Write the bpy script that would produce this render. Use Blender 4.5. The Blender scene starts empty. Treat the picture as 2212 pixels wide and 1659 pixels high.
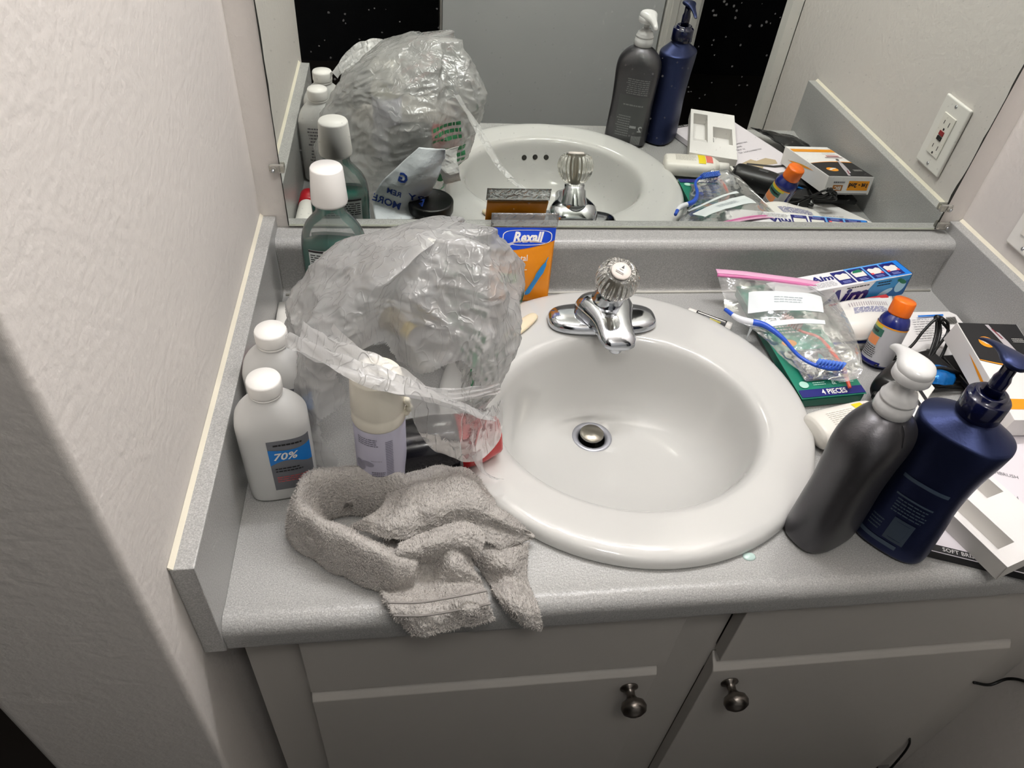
import bpy, bmesh, math, random
from mathutils import Vector, Matrix, noise
from mathutils.bvhtree import BVHTree
from math import sin, cos, pi, sqrt, radians
random.seed(7)
sc = bpy.context.scene
COL = sc.collection

# ------------------------------------------------------------------ camera, world, lamps, exposure
# counter top is z = 0, back wall y = 0.011, inner left wall x = 0, unit = metre; floor z = -0.80
RX, RR, RZ = 0.8231, 0.103, -0.185
cam_d = bpy.data.cameras.new('camera'); cam = bpy.data.objects.new('camera', cam_d); COL.objects.link(cam)
cam_d.sensor_width = 36.0; cam_d.lens = 36.0 * 1573.8 / 2212.0; cam_d.clip_start = 0.01
cam.matrix_world = (Matrix.Translation((.2071, -.9303, .6597)) @ Matrix.Rotation(RZ, 4, 'Z') @ Matrix.Rotation(RX, 4, 'X') @ Matrix.Rotation(RR, 4, 'Z'))
sc.camera = cam
w = bpy.data.worlds.new('world'); sc.world = w; w.use_nodes = True
w.node_tree.nodes['Background'].inputs[0].default_value = (.55, .6, .7, 1)
w.node_tree.nodes['Background'].inputs[1].default_value = 0.0
LAMP_W = 6.3
for i in range(4):                       # the four round bulbs of the vanity light above the mirror
    ld = bpy.data.lights.new('vanity_bulb_light', 'POINT'); ld.energy = LAMP_W; ld.shadow_soft_size = 0.045
    ld.color = (1.0, .988, 1.0)
    lo = bpy.data.objects.new('vanity_bulb_light', ld); COL.objects.link(lo); lo.location = (.24 + i * .21, -.082, 1.38)
ld = bpy.data.lights.new('hall_fill', 'POINT'); ld.energy = 11.0; ld.shadow_soft_size = .12; ld.color = (1, .975, .95)  # added fill, not a fixture: brightens the left wall end and cabinet front
lo = bpy.data.objects.new('hall_fill', ld); COL.objects.link(lo); lo.location = (.30, -1.30, 1.70)
vs = sc.view_settings
vs.view_transform = 'Standard'; vs.look = 'None'; vs.gamma = 1.0; vs.exposure = 0.75
try: vs.use_curve_mapping = False
except Exception: pass
sc.cycles.use_denoising = True
sc.cycles.max_bounces = 14; sc.cycles.transparent_max_bounces = 24; sc.cycles.transmission_bounces = 10; sc.cycles.glossy_bounces = 6
sc.cycles.caustics_reflective = False; sc.cycles.caustics_refractive = False
sc.cycles.sample_clamp_indirect = 6

# ------------------------------------------------------------------ helpers: materials
MATS = {}
def srgb(r, g, b):
    f = lambda c: (c / 255 / 12.92) if c / 255 <= .04045 else ((c / 255 + .055) / 1.055) ** 2.4
    return (f(r), f(g), f(b), 1)
def mat(name, rgb=(200, 200, 200), rough=.5, metal=0., bump=None, spec=.5, coat=0., trans=0., ior=1.45, sss=0., mott=0.):
    """bump = (scale, distance[, stretch vector]); mott = small colour variation"""
    if name in MATS: return MATS[name]
    m = bpy.data.materials.new(name); m.use_nodes = True; nt = m.node_tree; p = nt.nodes['Principled BSDF']
    c = srgb(*rgb); p.inputs['Base Color'].default_value = c
    p.inputs['Roughness'].default_value = rough; p.inputs['Metallic'].default_value = metal
    p.inputs['Specular IOR Level'].default_value = spec; p.inputs['Coat Weight'].default_value = coat
    p.inputs['Transmission Weight'].default_value = trans; p.inputs['IOR'].default_value = ior
    if sss: p.inputs['Subsurface Weight'].default_value = sss; p.inputs['Subsurface Scale'].default_value = .01
    tc = nt.nodes.new('ShaderNodeTexCoord'); mp = nt.nodes.new('ShaderNodeMapping'); nt.links.new(tc.outputs['Object'], mp.inputs[0])
    if bump:
        n = nt.nodes.new('ShaderNodeTexNoise'); n.inputs['Scale'].default_value = bump[0]; n.inputs['Detail'].default_value = 4
        if len(bump) > 2: mp.inputs['Scale'].default_value = bump[2]
        nt.links.new(mp.outputs[0], n.inputs['Vector'])
        b = nt.nodes.new('ShaderNodeBump'); b.inputs['Distance'].default_value = bump[1]; b.inputs['Strength'].default_value = 1
        nt.links.new(n.outputs['Fac'], b.inputs['Height']); nt.links.new(b.outputs[0], p.inputs['Normal'])
    if mott:
        n2 = nt.nodes.new('ShaderNodeTexNoise'); n2.inputs['Scale'].default_value = 60; n2.inputs['Detail'].default_value = 6
        nt.links.new(tc.outputs['Object'], n2.inputs['Vector'])
        mx = nt.nodes.new('ShaderNodeMix'); mx.data_type = 'RGBA'
        mx.inputs[6].default_value = tuple(max(0, v * (1 - mott)) for v in c[:3]) + (1,); mx.inputs[7].default_value = tuple(min(1, v * (1 + mott)) for v in c[:3]) + (1,)
        nt.links.new(n2.outputs['Fac'], mx.inputs[0]); nt.links.new(mx.outputs[2], p.inputs['Base Color'])
    MATS[name] = m; return m
def film(name, rgb, clear=.5, gloss=.25, rough=.15, bump=(60, .002), fine=False, tlw=.5):
    """thin plastic film: part clear, part milky, with a glossy sheen and crinkles"""
    m = bpy.data.materials.new(name); m.use_nodes = True; nt = m.node_tree; N = nt.nodes; L = nt.links
    N.remove(N['Principled BSDF']); out = N['Material Output']
    tc = N.new('ShaderNodeTexCoord')
    n = N.new('ShaderNodeTexNoise'); n.inputs['Scale'].default_value = bump[0]; n.inputs['Detail'].default_value = 3; n.inputs['Distortion'].default_value = 1.2
    L.new(tc.outputs['Object'], n.inputs['Vector'])
    def ridge(src, pw):
        a1 = N.new('ShaderNodeMath'); a1.operation = 'MULTIPLY_ADD'; a1.inputs[1].default_value = 2; a1.inputs[2].default_value = -1; L.new(src, a1.inputs[0])
        a2 = N.new('ShaderNodeMath'); a2.operation = 'ABSOLUTE'; L.new(a1.outputs[0], a2.inputs[0])
        a3 = N.new('ShaderNodeMath'); a3.operation = 'SUBTRACT'; a3.inputs[0].default_value = 1; L.new(a2.outputs[0], a3.inputs[1])
        a4 = N.new('ShaderNodeMath'); a4.operation = 'POWER'; a4.inputs[1].default_value = pw; L.new(a3.outputs[0], a4.inputs[0]); return a4.outputs[0]
    v = N.new('ShaderNodeTexVoronoi'); v.feature = 'DISTANCE_TO_EDGE'; v.inputs['Scale'].default_value = bump[0] * .55
    ad = N.new('ShaderNodeVectorMath'); ad.operation = 'MULTIPLY_ADD'; ad.inputs[1].default_value = (.03, .03, .03)
    L.new(n.outputs['Color'], ad.inputs[0]); L.new(tc.outputs['Object'], ad.inputs[2]); L.new(ad.outputs[0], v.inputs['Vector'])
    sm = N.new('ShaderNodeMath'); sm.operation = 'ADD'; L.new(n.outputs['Fac'], sm.inputs[0])
    ml = N.new('ShaderNodeMath'); ml.operation = 'MINIMUM'; ml.inputs[1].default_value = .35; L.new(v.outputs['Distance'], ml.inputs[0]); L.new(ml.outputs[0], sm.inputs[1])
    if fine:
        n9 = N.new('ShaderNodeTexNoise'); n9.inputs['Scale'].default_value = bump[0] * .42; n9.inputs['Detail'].default_value = 1; n9.inputs['Distortion'].default_value = .8
        mp = N.new('ShaderNodeMapping'); mp.inputs['Scale'].default_value = (1.3, 1.3, .28); mp.inputs['Rotation'].default_value = (.4, .3, .5); L.new(tc.outputs['Object'], mp.inputs[0]); L.new(mp.outputs[0], n9.inputs['Vector'])
        s2 = N.new('ShaderNodeMath'); s2.operation = 'MULTIPLY_ADD'; s2.inputs[1].default_value = 1.6; L.new(ridge(n9.outputs['Fac'], 16), s2.inputs[0])
        s3 = N.new('ShaderNodeMath'); s3.operation = 'MULTIPLY'; s3.inputs[1].default_value = .45; L.new(sm.outputs[0], s3.inputs[0]); L.new(s3.outputs[0], s2.inputs[2]); sm = s2
    b = N.new('ShaderNodeBump'); b.inputs['Distance'].default_value = bump[1]; L.new(sm.outputs[0], b.inputs['Height'])
    tr = N.new('ShaderNodeBsdfTransparent'); tl = N.new('ShaderNodeBsdfTranslucent'); df = N.new('ShaderNodeBsdfDiffuse'); gl = N.new('ShaderNodeBsdfGlossy')
    for s in (tl, df): s.inputs[0].default_value = srgb(*rgb); L.new(b.outputs[0], s.inputs['Normal'])
    gl.inputs['Roughness'].default_value = rough; L.new(b.outputs[0], gl.inputs['Normal'])
    m1 = N.new('ShaderNodeMixShader'); m1.inputs[0].default_value = tlw; L.new(df.outputs[0], m1.inputs[1]); L.new(tl.outputs[0], m1.inputs[2])
    m2 = N.new('ShaderNodeMixShader'); m2.inputs[0].default_value = clear; L.new(m1.outputs[0], m2.inputs[1]); L.new(tr.outputs[0], m2.inputs[2])
    fr = N.new('ShaderNodeFresnel'); fr.inputs[0].default_value = 1.5; L.new(b.outputs[0], fr.inputs['Normal'])
    mg = N.new('ShaderNodeMath'); mg.operation = 'MULTIPLY_ADD'; mg.inputs[1].default_value = gloss * 4; mg.inputs[2].default_value = gloss * .25; mg.use_clamp = True
    L.new(fr.outputs[0], mg.inputs[0])
    m3 = N.new('ShaderNodeMixShader'); L.new(mg.outputs[0], m3.inputs[0]); L.new(m2.outputs[0], m3.inputs[1]); L.new(gl.outputs[0], m3.inputs[2])
    L.new(m3.outputs[0], out.inputs[0]); MATS[name] = m; return m

# ------------------------------------------------------------------ helpers: objects
def link(name, me, m, parent=None, smooth=True, auto=None):
    if m is not None:
        for mm in (m if isinstance(m, (list, tuple)) else [m]): me.materials.append(mm)
    for p in me.polygons: p.use_smooth = smooth
    if auto: me.set_sharp_from_angle(angle=radians(auto))
    me.name = name
    o = bpy.data.objects.new(name, me); COL.objects.link(o)
    if parent is not None: o.parent = parent; o.matrix_parent_inverse = parent.matrix_world.inverted()
    return o
def empty(name, loc, label, cat, group=None):
    o = bpy.data.objects.new(name, None); COL.objects.link(o); o.location = loc; o.empty_display_size = .02
    o['label'] = label; o['category'] = cat
    if group: o['group'] = group
    bpy.context.view_layer.update(); o.matrix_world = Matrix.Translation(loc)
    return o
def tag(o, label, cat, group=None):
    o['label'] = label; o['category'] = cat
    if group: o['group'] = group
    return o
def struct(o): o['kind'] = 'structure'; return o
def me_from(v, f, name='mesh'):
    me = bpy.data.meshes.new(name); me.from_pydata([tuple(x) for x in v], [], f); me.update(); return me
def fixn(me):
    bm = bmesh.new(); bm.from_mesh(me); bmesh.ops.recalc_face_normals(bm, faces=bm.faces); bm.to_mesh(me); bm.free(); return me
def box_me(o, u, v, w, bev=0., seg=2):
    """parallelepiped from corner o and edge vectors"""
    o, u, v, w = map(Vector, (o, u, v, w))
    vs_ = [o, o + u, o + u + v, o + v, o + w, o + u + w, o + u + v + w, o + v + w]
    f = [(0, 3, 2, 1), (4, 5, 6, 7), (0, 1, 5, 4), (1, 2, 6, 5), (2, 3, 7, 6), (3, 0, 4, 7)]
    bm = bmesh.new(); vv = [bm.verts.new(x) for x in vs_]
    for q in f: bm.faces.new([vv[i] for i in q])
    bmesh.ops.recalc_face_normals(bm, faces=bm.faces)
    if bev: bmesh.ops.bevel(bm, geom=list(bm.edges), offset=bev, segments=seg, affect='EDGES', profile=.5)
    me = bpy.data.meshes.new('box'); bm.to_mesh(me); bm.free(); return me
def abox(x0, x1, y0, y1, z0, z1, bev=0., seg=2): return box_me((x0, y0, z0), (x1 - x0, 0, 0), (0, y1 - y0, 0), (0, 0, z1 - z0), bev, seg)
def prism(poly, vec, o=(0, 0, 0), bev=0.):
    """extrude a 3-D polygon along vec"""
    vec = Vector(vec); n = len(poly); a = [Vector(p) for p in poly]
    bm = bmesh.new(); A = [bm.verts.new(p) for p in a]; B = [bm.verts.new(p + vec) for p in a]
    bm.faces.new(A[::-1]); bm.faces.new(B)
    for i in range(n): j = (i + 1) % n; bm.faces.new((A[i], A[j], B[j], B[i]))
    bmesh.ops.recalc_face_normals(bm, faces=bm.faces)
    if bev: bmesh.ops.bevel(bm, geom=[e for e in bm.edges], offset=bev, segments=2, affect='EDGES', profile=.5)
    me = bpy.data.meshes.new('prism'); bm.to_mesh(me); bm.free(); return me
def upright(axis, origin):
    z = Vector(axis).normalized(); x = Vector((1, 0, 0)); x = (x - z * x.dot(z)).normalized(); y = z.cross(x)
    return Matrix(((x.x, y.x, z.x, origin[0]), (x.y, y.y, z.y, origin[1]), (x.z, y.z, z.z, origin[2]), (0, 0, 0, 1)))
def loft(rings, close_u=True, cap0=False, cap1=False):
    n = len(rings[0]); v = [p for r in rings for p in r]; f = []
    for i in range(len(rings) - 1):
        for j in range(n if close_u else n - 1):
            k = (j + 1) % n; f.append((i * n + j, i * n + k, (i + 1) * n + k, (i + 1) * n + j))
    if cap0: f.append(tuple(range(n))[::-1])
    if cap1: f.append(tuple((len(rings) - 1) * n + j for j in range(n)))
    return fixn(me_from(v, f)) if (cap0 or cap1) else me_from(v, f)
def sring(cx, cy, z, a, b, e=2., n=48, rot=0.):
    out = []
    for k in range(n):
        t = 2 * pi * k / n; c, s = cos(t), sin(t)
        x = a * math.copysign(abs(c) ** (2 / e), c); y = b * math.copysign(abs(s) ** (2 / e), s)
        out.append(Vector((cx + x * cos(rot) - y * sin(rot), cy + x * sin(rot) + y * cos(rot), z)))
    return out
def frame_to(axis, origin=(0, 0, 0), spin=0.):
    q = Vector(axis).normalized().to_track_quat('Z', 'Y')
    return Matrix.Translation(origin) @ q.to_matrix().to_4x4() @ Matrix.Rotation(spin, 4, 'Z')
def lathe(prof, M=None, n=40, cap0=True, cap1=True, flute=None):
    rings = []
    for (r, z) in prof:
        ring = []
        for k in range(n):
            t = 2 * pi * k / n; rr = r
            if flute and flute[1] <= z <= flute[2]: rr = r * (1 + flute[3] * cos(flute[0] * t))
            ring.append(Vector((rr * cos(t), rr * sin(t), z)))
        rings.append(ring)
    me = loft(rings, True, cap0, cap1)
    if M is not None: me.transform(M)
    return me
def crom(P, n):
    """Catmull-Rom through points P, n samples"""
    P = [Vector(p) for p in P]; Q = [P[0] * 2 - P[1]] + P + [P[-1] * 2 - P[-2]]; out = []
    for i in range(n):
        t = i / (n - 1) * (len(P) - 1); k = min(int(t), len(P) - 2); t -= k
        a, b, c, d = Q[k], Q[k + 1], Q[k + 2], Q[k + 3]
        out.append(.5 * ((2 * b) + (c - a) * t + (2 * a - 5 * b + 4 * c - d) * t * t + (3 * b - a - 3 * c + d) * t ** 3))
    return out
def patch(rows, nu, nv):
    """smooth sheet through a grid of control points -> list of rows of points"""
    R = [crom(r, nu) for r in rows]; cols = [crom([R[i][j] for i in range(len(R))], nv) for j in range(nu)]
    return [[cols[j][i] for j in range(nu)] for i in range(nv)]
def tube(P, r, n=60, seg=10, closed_ends=True, rf=None):
    C = crom(P, n); rings = []; up = Vector((0.13, .21, 1)).normalized()
    for i, c in enumerate(C):
        t = (C[min(i + 1, n - 1)] - C[max(i - 1, 0)]).normalized(); s = t.cross(up)
        if s.length < .05: s = t.cross(Vector((1, 0, 0)))
        s.normalize(); u = s.cross(t); rr = r * (rf(i / (n - 1)) if rf else 1)
        rings.append([c + (s * cos(2 * pi * k / seg) + u * sin(2 * pi * k / seg)) * rr for k in range(seg)])
    return loft(rings, True, closed_ends, closed_ends)
def join(mes):
    bm = bmesh.new()
    for m in mes: bm.from_mesh(m)
    me = bpy.data.meshes.new('joined'); bm.to_mesh(me); bm.free(); return me
def solid(me, t, offset=0.):
    """give a sheet real thickness"""
    o = bpy.data.objects.new('tmp', me); COL.objects.link(o); s = o.modifiers.new('s', 'SOLIDIFY'); s.thickness = t; s.offset = offset
    dg = bpy.context.evaluated_depsgraph_get(); r = bpy.data.meshes.new_from_object(o.evaluated_get(dg)); bpy.data.objects.remove(o); return r
def subd(me, lv=1):
    o = bpy.data.objects.new('tmp', me); COL.objects.link(o); s = o.modifiers.new('s', 'SUBSURF'); s.levels = lv; s.render_levels = lv
    dg = bpy.context.evaluated_depsgraph_get(); r = bpy.data.meshes.new_from_object(o.evaluated_get(dg)); bpy.data.objects.remove(o); return r
def text_me(s, size, bold=0., shear=0., align='CENTER', res=2):
    cu = bpy.data.curves.new('t', 'FONT'); cu.body = s; cu.size = size; cu.align_x = align; cu.align_y = 'CENTER'; cu.offset = bold; cu.shear = shear; cu.resolution_u = res
    o = bpy.data.objects.new('t', cu); COL.objects.link(o); dg = bpy.context.evaluated_depsgraph_get()
    me = bpy.data.meshes.new_from_object(o.evaluated_get(dg)); bpy.data.objects.remove(o); bpy.data.curves.remove(cu); me.materials.clear(); return me

def each(name, mes, m, parent, smooth=False):
    for me in mes: part(name, me, m, parent, smooth)

class Face:
    """a flat or curved printable surface: f(s, t, lift) -> point, s/t in metres"""
    def __init__(self, f): self.f = f
    @staticmethod
    def flat(o, u, v):
        o, u, v = Vector(o), Vector(u).normalized(), Vector(v).normalized(); n = u.cross(v)
        return Face(lambda s, t, h=0: o + u * s + v * t + n * h)
    def warp(self, me, h):
        bad = set()
        for vv in me.vertices:
            q = self.f(vv.co.x, vv.co.y, h)
            if q is None: bad.add(vv.index)
            else: vv.co = q
        if bad:
            bm = bmesh.new(); bm.from_mesh(me); bm.verts.ensure_lookup_table(); bmesh.ops.delete(bm, geom=[bm.verts[i] for i in bad], context='VERTS'); bm.to_mesh(me); bm.free()
        me.update(); return me
    def rect(self, s0, s1, t0, t1, h=.0003, n=1, m=1):
        v = [self.f(s0 + (s1 - s0) * i / n, t0 + (t1 - t0) * j / m, h) for j in range(m + 1) for i in range(n + 1)]
        f = [(j * (n + 1) + i, j * (n + 1) + i + 1, (j + 1) * (n + 1) + i + 1, (j + 1) * (n + 1) + i) for j in range(m) for i in range(n)]
        return me_from(v, f)
    def poly(self, pts, h=.0003): return me_from([self.f(x, y, h) for x, y in pts], [tuple(range(len(pts)))])
    def disc(self, s, t, a, b=None, h=.0003, n=28, rot=0):
        b = b or a
        return self.poly([(s + a * cos(2 * pi * k / n) * cos(rot) - b * sin(2 * pi * k / n) * sin(rot), t + a * cos(2 * pi * k / n) * sin(rot) + b * sin(2 * pi * k / n) * cos(rot)) for k in range(n)], h)
    def text(self, s, x, y, size, h=.0005, bold=0., shear=0., rot=0., align='CENTER', sx=1.):
        me = text_me(s, size, bold, shear, align); me.transform(Matrix.Translation((x, y, 0)) @ Matrix.Rotation(rot, 4, 'Z') @ Matrix.Diagonal((sx, 1, 1, 1))); return self.warp(me, h)
    def lines(self, s0, s1, t0, t1, rows, h=.0004, fill=.45, vertical=False, gap=.15):
        """rows of print too small to read, as broken bars"""
        out = []; rh = (t1 - t0) / rows
        for r in range(rows):
            x = s0; end = s1 - random.random() * gap * (s1 - s0)
            while x < end:
                wd = (s1 - s0) * random.uniform(.06, .18); y = t0 + rh * (r + .5)
                out.append(self.rect(x, min(x + wd, end), y - rh * fill / 2, y + rh * fill / 2, h)); x += wd + (s1 - s0) * .025
        return join(out)
def cylface(M, r, rb=None, flip=1):
    """print surface round an upright axis of frame M: s runs round, t up"""
    return Face(lambda s, t, h=0: M @ Vector(((r + h) * sin(s / r) * flip, -(r + h) * cos(s / r), t)))
def bvhface(me, o, u, v, n, dist=.2, strict=False):
    """print projected square-on onto a mesh"""
    bvh = BVHTree.FromPolygons([x.co for x in me.vertices], [p.vertices for p in me.polygons])
    o, u, v, n = Vector(o), Vector(u).normalized(), Vector(v).normalized(), Vector(n).normalized()
    def f(s, t, h=0):
        p = o + u * s + v * t; q = bvh.ray_cast(p + n * dist, -n)
        return (q[0] + n * h) if q[0] is not None else (None if strict else p)
    return Face(f)
def part(name, me, m, parent, smooth=False, label=None, auto=None):
    o = link(name, me, m, parent, smooth, auto)
    if label: o['label'] = label
    return o
def quadbox(c, h, bev=0.): # c: four points of the top face, h thickness downwards along normal
    c = [Vector(p) for p in c]; n = (c[1] - c[0]).cross(c[3] - c[0]).normalized()
    if n.z < 0: n = -n
    return prism(c, -n * h, bev=bev), n

# ------------------------------------------------------------------ materials used a lot
m_wall = mat('painted_wall', (217, 212, 207), .55, bump=(110, .0010), mott=.02)
m_trim = mat('trim_paint', (214, 212, 206), .35)
m_ceiling = mat('ceiling_paint', (205, 202, 196), .8)
m_cab = mat('cabinet_paint', (186, 182, 176), .32, bump=(30, .0004))
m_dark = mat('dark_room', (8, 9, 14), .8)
m_white = mat('white_plastic', (236, 234, 228), .3)
m_black = mat('black_plastic', (14, 14, 15), .35)
m_cord = mat('black_cord', (12, 12, 13), .45)
m_print = mat('black_print', (28, 28, 30), .5); m_grayprint = mat('gray_print', (120, 118, 122), .5)
m_paper = mat('white_card', (236, 234, 232), .6, bump=(300, .0002))
m_navy = mat('navy_ink', (26, 30, 112), .4); m_blue = mat('blue_ink', (20, 116, 214), .35); m_red = mat('red_ink', (205, 42, 40), .4)
m_orange = mat('orange_ink', (243, 158, 28), .4); m_green = mat('green_ink', (30, 120, 84), .4)
m_chrome = mat('chrome', (190, 193, 198), .11, 1., bump=(90, .0002))

def laminate():
    m = bpy.data.materials.new('speckled_laminate'); m.use_nodes = True; nt = m.node_tree; p = nt.nodes['Principled BSDF']; L = nt.links
    tc = nt.nodes.new('ShaderNodeTexCoord'); n = nt.nodes.new('ShaderNodeTexNoise'); n.inputs['Scale'].default_value = 760; n.inputs['Detail'].default_value = 3
    L.new(tc.outputs['Object'], n.inputs['Vector']); cr = nt.nodes.new('ShaderNodeValToRGB'); e = cr.color_ramp.elements
    e[0].position = .3; e[0].color = srgb(148, 148, 146); e[1].position = .72; e[1].color = srgb(190, 190, 188)
    x = e.new(.5); x.color = srgb(166, 166, 164)
    L.new(n.outputs['Fac'], cr.inputs[0]); L.new(cr.outputs[0], p.inputs['Base Color']); p.inputs['Roughness'].default_value = .30
    b = nt.nodes.new('ShaderNodeBump'); b.inputs['Distance'].default_value = .0005; n3 = nt.nodes.new('ShaderNodeTexNoise'); n3.inputs['Scale'].default_value = 330
    L.new(tc.outputs['Object'], n3.inputs['Vector']); L.new(n3.outputs['Fac'], b.inputs['Height']); L.new(b.outputs[0], p.inputs['Normal']); return m
m_lam = laminate()

# ------------------------------------------------------------------ the room
WY = .0113
struct(link('wall_back', abox(-.168, 1.25, WY, .12, -.80, 1.85), m_wall, smooth=False))
wl = [(-.168, .12), (-.168, -.597)] + [(-.152 + .016 * cos(radians(180 + 9 * k)), -.597 + .016 * sin(radians(180 + 9 * k))) for k in range(1, 11)] + [(-.006 + .006 * cos(radians(270 + 7.5 * k)), -.607 + .006 * sin(radians(270 + 7.5 * k))) for k in range(13)] + [(0, .12)]
struct(link('wall_left', prism([(x, y, -.80) for x, y in wl], (0, 0, 2.65)), m_wall, smooth=False))
struct(link('wall_right', abox(1.0876, 1.20, -.73, .12, -.80, 1.85, .004, 2), m_wall, smooth=False))
struct(link('ceiling', abox(-1.4, 2.6, -3.1, .12, 1.85, 1.93), m_ceiling, smooth=False))
struct(link('floor', abox(-1.4, 2.6, -3.1, .12, -.88, -.80), mat('dark_floor', (46, 40, 36), .6), smooth=False))
struct(link('trim_1', join([abox(1.062, 1.0874, -.75, -.7302, -.80, 1.25), abox(1.066, 1.21, -.768, -.7502, -.80, 1.25)]), m_trim, smooth=False))
# far side of the hallway, seen only in the mirror
struct(link('wall_front', abox(.32, 1.17, -1.62, -1.53, -.80, 1.85), m_wall, smooth=False))
dr = struct(link('door_1', abox(.325, 1.03, -1.53, -1.495, -.79, 1.35, .002), mat('gray_door_paint', (196, 198, 198), .5), smooth=False))
part('door_knob', lathe([(.026, 0), (.026, .006), (.011, .010), (.011, .035), (.024, .045), (.027, .058), (.02, .07), (.004, .073)], frame_to((0, 1, 0), (.385, -1.495, .12))), m_chrome, dr, True)
struct(link('trim_2', join([abox(1.035, 1.156, -1.53, -1.49, -.80, 1.42, .004), abox(1.05, 1.075, -1.49, -1.482, -.80, 1.40, .003), abox(1.12, 1.145, -1.49, -1.480, -.80, 1.40, .003)]), m_trim, smooth=False))
# unlit rooms beyond the openings, their darkness put into near-black wall colour
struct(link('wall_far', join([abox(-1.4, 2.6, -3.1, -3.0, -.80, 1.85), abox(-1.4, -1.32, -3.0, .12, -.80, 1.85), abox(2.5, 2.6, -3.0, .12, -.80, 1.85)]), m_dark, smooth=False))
struct(link('baseboard_front', join([abox(1.0, 1.001, -1.531, -1.530, -.8, -.79)]), m_trim, smooth=False)) if False else None
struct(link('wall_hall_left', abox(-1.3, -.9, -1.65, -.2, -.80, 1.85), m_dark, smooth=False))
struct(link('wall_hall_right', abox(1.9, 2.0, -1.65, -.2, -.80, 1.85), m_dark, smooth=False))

# ------------------------------------------------------------------ vanity cabinet
cab = empty('vanity_cabinet', (.54, -.26, -.80), 'white painted vanity cabinet with two doors under the gray countertop', 'cabinet')
FY = -.525
fr = [abox(.021, .084, FY, FY + .02, -.70, -.044), abox(.50, .574, FY, FY + .02, -.70, -.044), abox(.985, 1.062, FY, FY + .02, -.70, -.044),
      abox(.084, .50, FY, FY + .02, -.075, -.044), abox(.574, .985, FY, FY + .02, -.075, -.044), abox(.084, .50, FY, FY + .02, -.21, -.165), abox(.574, .985, FY, FY + .02, -.235, -.18),
      abox(.084, .985, FY, FY + .02, -.73, -.68), abox(1.062, 1.0872, FY + .004, FY + .012, -.72, -.044)]
part('face_frame', join(fr), m_cab, cab)
part('carcass', join([abox(.021, .035, FY + .02, WY - .001, -.72, -.045), abox(1.05, 1.064, FY + .02, WY - .001, -.72, -.045), abox(.035, 1.05, FY + .03, WY - .001, -.72, -.70), abox(.05, 1.06, FY + .06, FY + .075, -.80, -.72)]), m_cab, cab)
def slab(name, x0, x1, z0, z1, top_bevel=True):
    y0 = FY - .0195; y1 = FY - .0008; b = .020
    pts = [(x0, y1, z0), (x0, y0, z0), (x0, y0, z1 - b), (x0, y0 + .004, z1 - b + .006), (x0, y1, z1)] if top_bevel else [(x0, y1, z0), (x0, y0, z0), (x0, y0, z1), (x0, y1, z1)]
    me = prism(pts, (x1 - x0, 0, 0), bev=.0012); return part(name, me, m_cab, cab)
slab('drawer_front', .083, .505, -.182, -.050, False)
slab('drawer_front', .575, .998, -.184, -.050, False)
dl = slab('door', .082, .500, -.690, -.188)
d2 = slab('door', .574, .993, -.690, -.192)
m_nickel = mat('brushed_nickel', (128, 122, 116), .32, 1., bump=(60, .0003, (1, 1, 12)))
kp = [(.0115, 0), (.0115, .002), (.006, .004), (.0055, .012), (.008, .016), (.0145, .020), (.0165, .026), (.0145, .032), (.009, .0355), (.0, .0362)]
for dd, p in ((d2, (.606, FY - .0193, -.246)), (dl, (.4695, FY - .0193, -.237))):
    k = lathe(kp, frame_to((0, -1, 0), p)); part('knob', k, m_nickel, dd, True)

# ------------------------------------------------------------------ countertop with its backsplash and side splashes
SC = Vector((.479, -.284, 0))
top = empty('countertop', (.54, -.26, 0), 'gray speckled laminate countertop with backsplash around the round sink', 'countertop')
def arc(cx, cy, r, a0, a1, n=7): return [(cx + r * cos(radians(a0 + (a1 - a0) * k / (n - 1))), cy + r * sin(radians(a0 + (a1 - a0) * k / (n - 1)))) for k in range(n)]
prof = [(WY - .0004, -.04), (WY - .0004, .0915)] + [(-.014, .0915)] + arc(-.0165, .0795, .0122, 85, 200, 8) + [(-.0262, .066), (-.022, .052), (-.0215, .018)] + arc(-.0335, .012, .0120, 0, -85, 6) \
     + [(-.062, 0), (-.515, 0), (-.532, 0), (-.540, .0012)] + arc(-.5455, -.0145, .0165, 85, 182, 9) + [(-.5605, -.034)] + arc(-.5525, -.0355, .008, 190, 262, 5) + [(-.53, -.0435), (-.53, -.02), (-.50, -.02), (-.50, -.04)]
X0, X1 = .0212, 1.0668
ct = prism([(X0, y, z) for y, z in prof], (X1 - X0, 0, 0))
cut = lathe([(.212, -.1), (.212, .1)], Matrix.Translation(SC), 64)
a = bpy.data.objects.new('a', ct); b = bpy.data.objects.new('b', cut); COL.objects.link(a); COL.objects.link(b)
bo = a.modifiers.new('b', 'BOOLEAN'); bo.object = b; bo.operation = 'DIFFERENCE'; bo.solver = 'EXACT'
dg = bpy.context.evaluated_depsgraph_get(); ct2 = bpy.data.meshes.new_from_object(a.evaluated_get(dg)); bpy.data.objects.remove(a); bpy.data.objects.remove(b)
part('worktop', ct2, m_lam, top, True, auto=35)
m_splash = m_lam
part('side_splash', abox(.0004, .0210, -.564, WY - .0004, -.036, .1087, .0012), m_splash, top)
part('side_splash', abox(1.0670, 1.0872, -.564, WY - .0004, -.036, .1087, .0012), m_splash, top)
m_caulk = mat('cream_caulk', (224, 218, 200), .5, bump=(200, .0006))
for x, s in ((.0003, 1), (1.0873, -1)):
    part('caulk_bead', prism([(x, -.564, .1088), (x, -.564, .1128), (x + s * .0035, -.564, .1092), (x + s * .004, -.564, .1088)], (0, .564 + WY - .0006, 0)), m_caulk, top)
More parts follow.
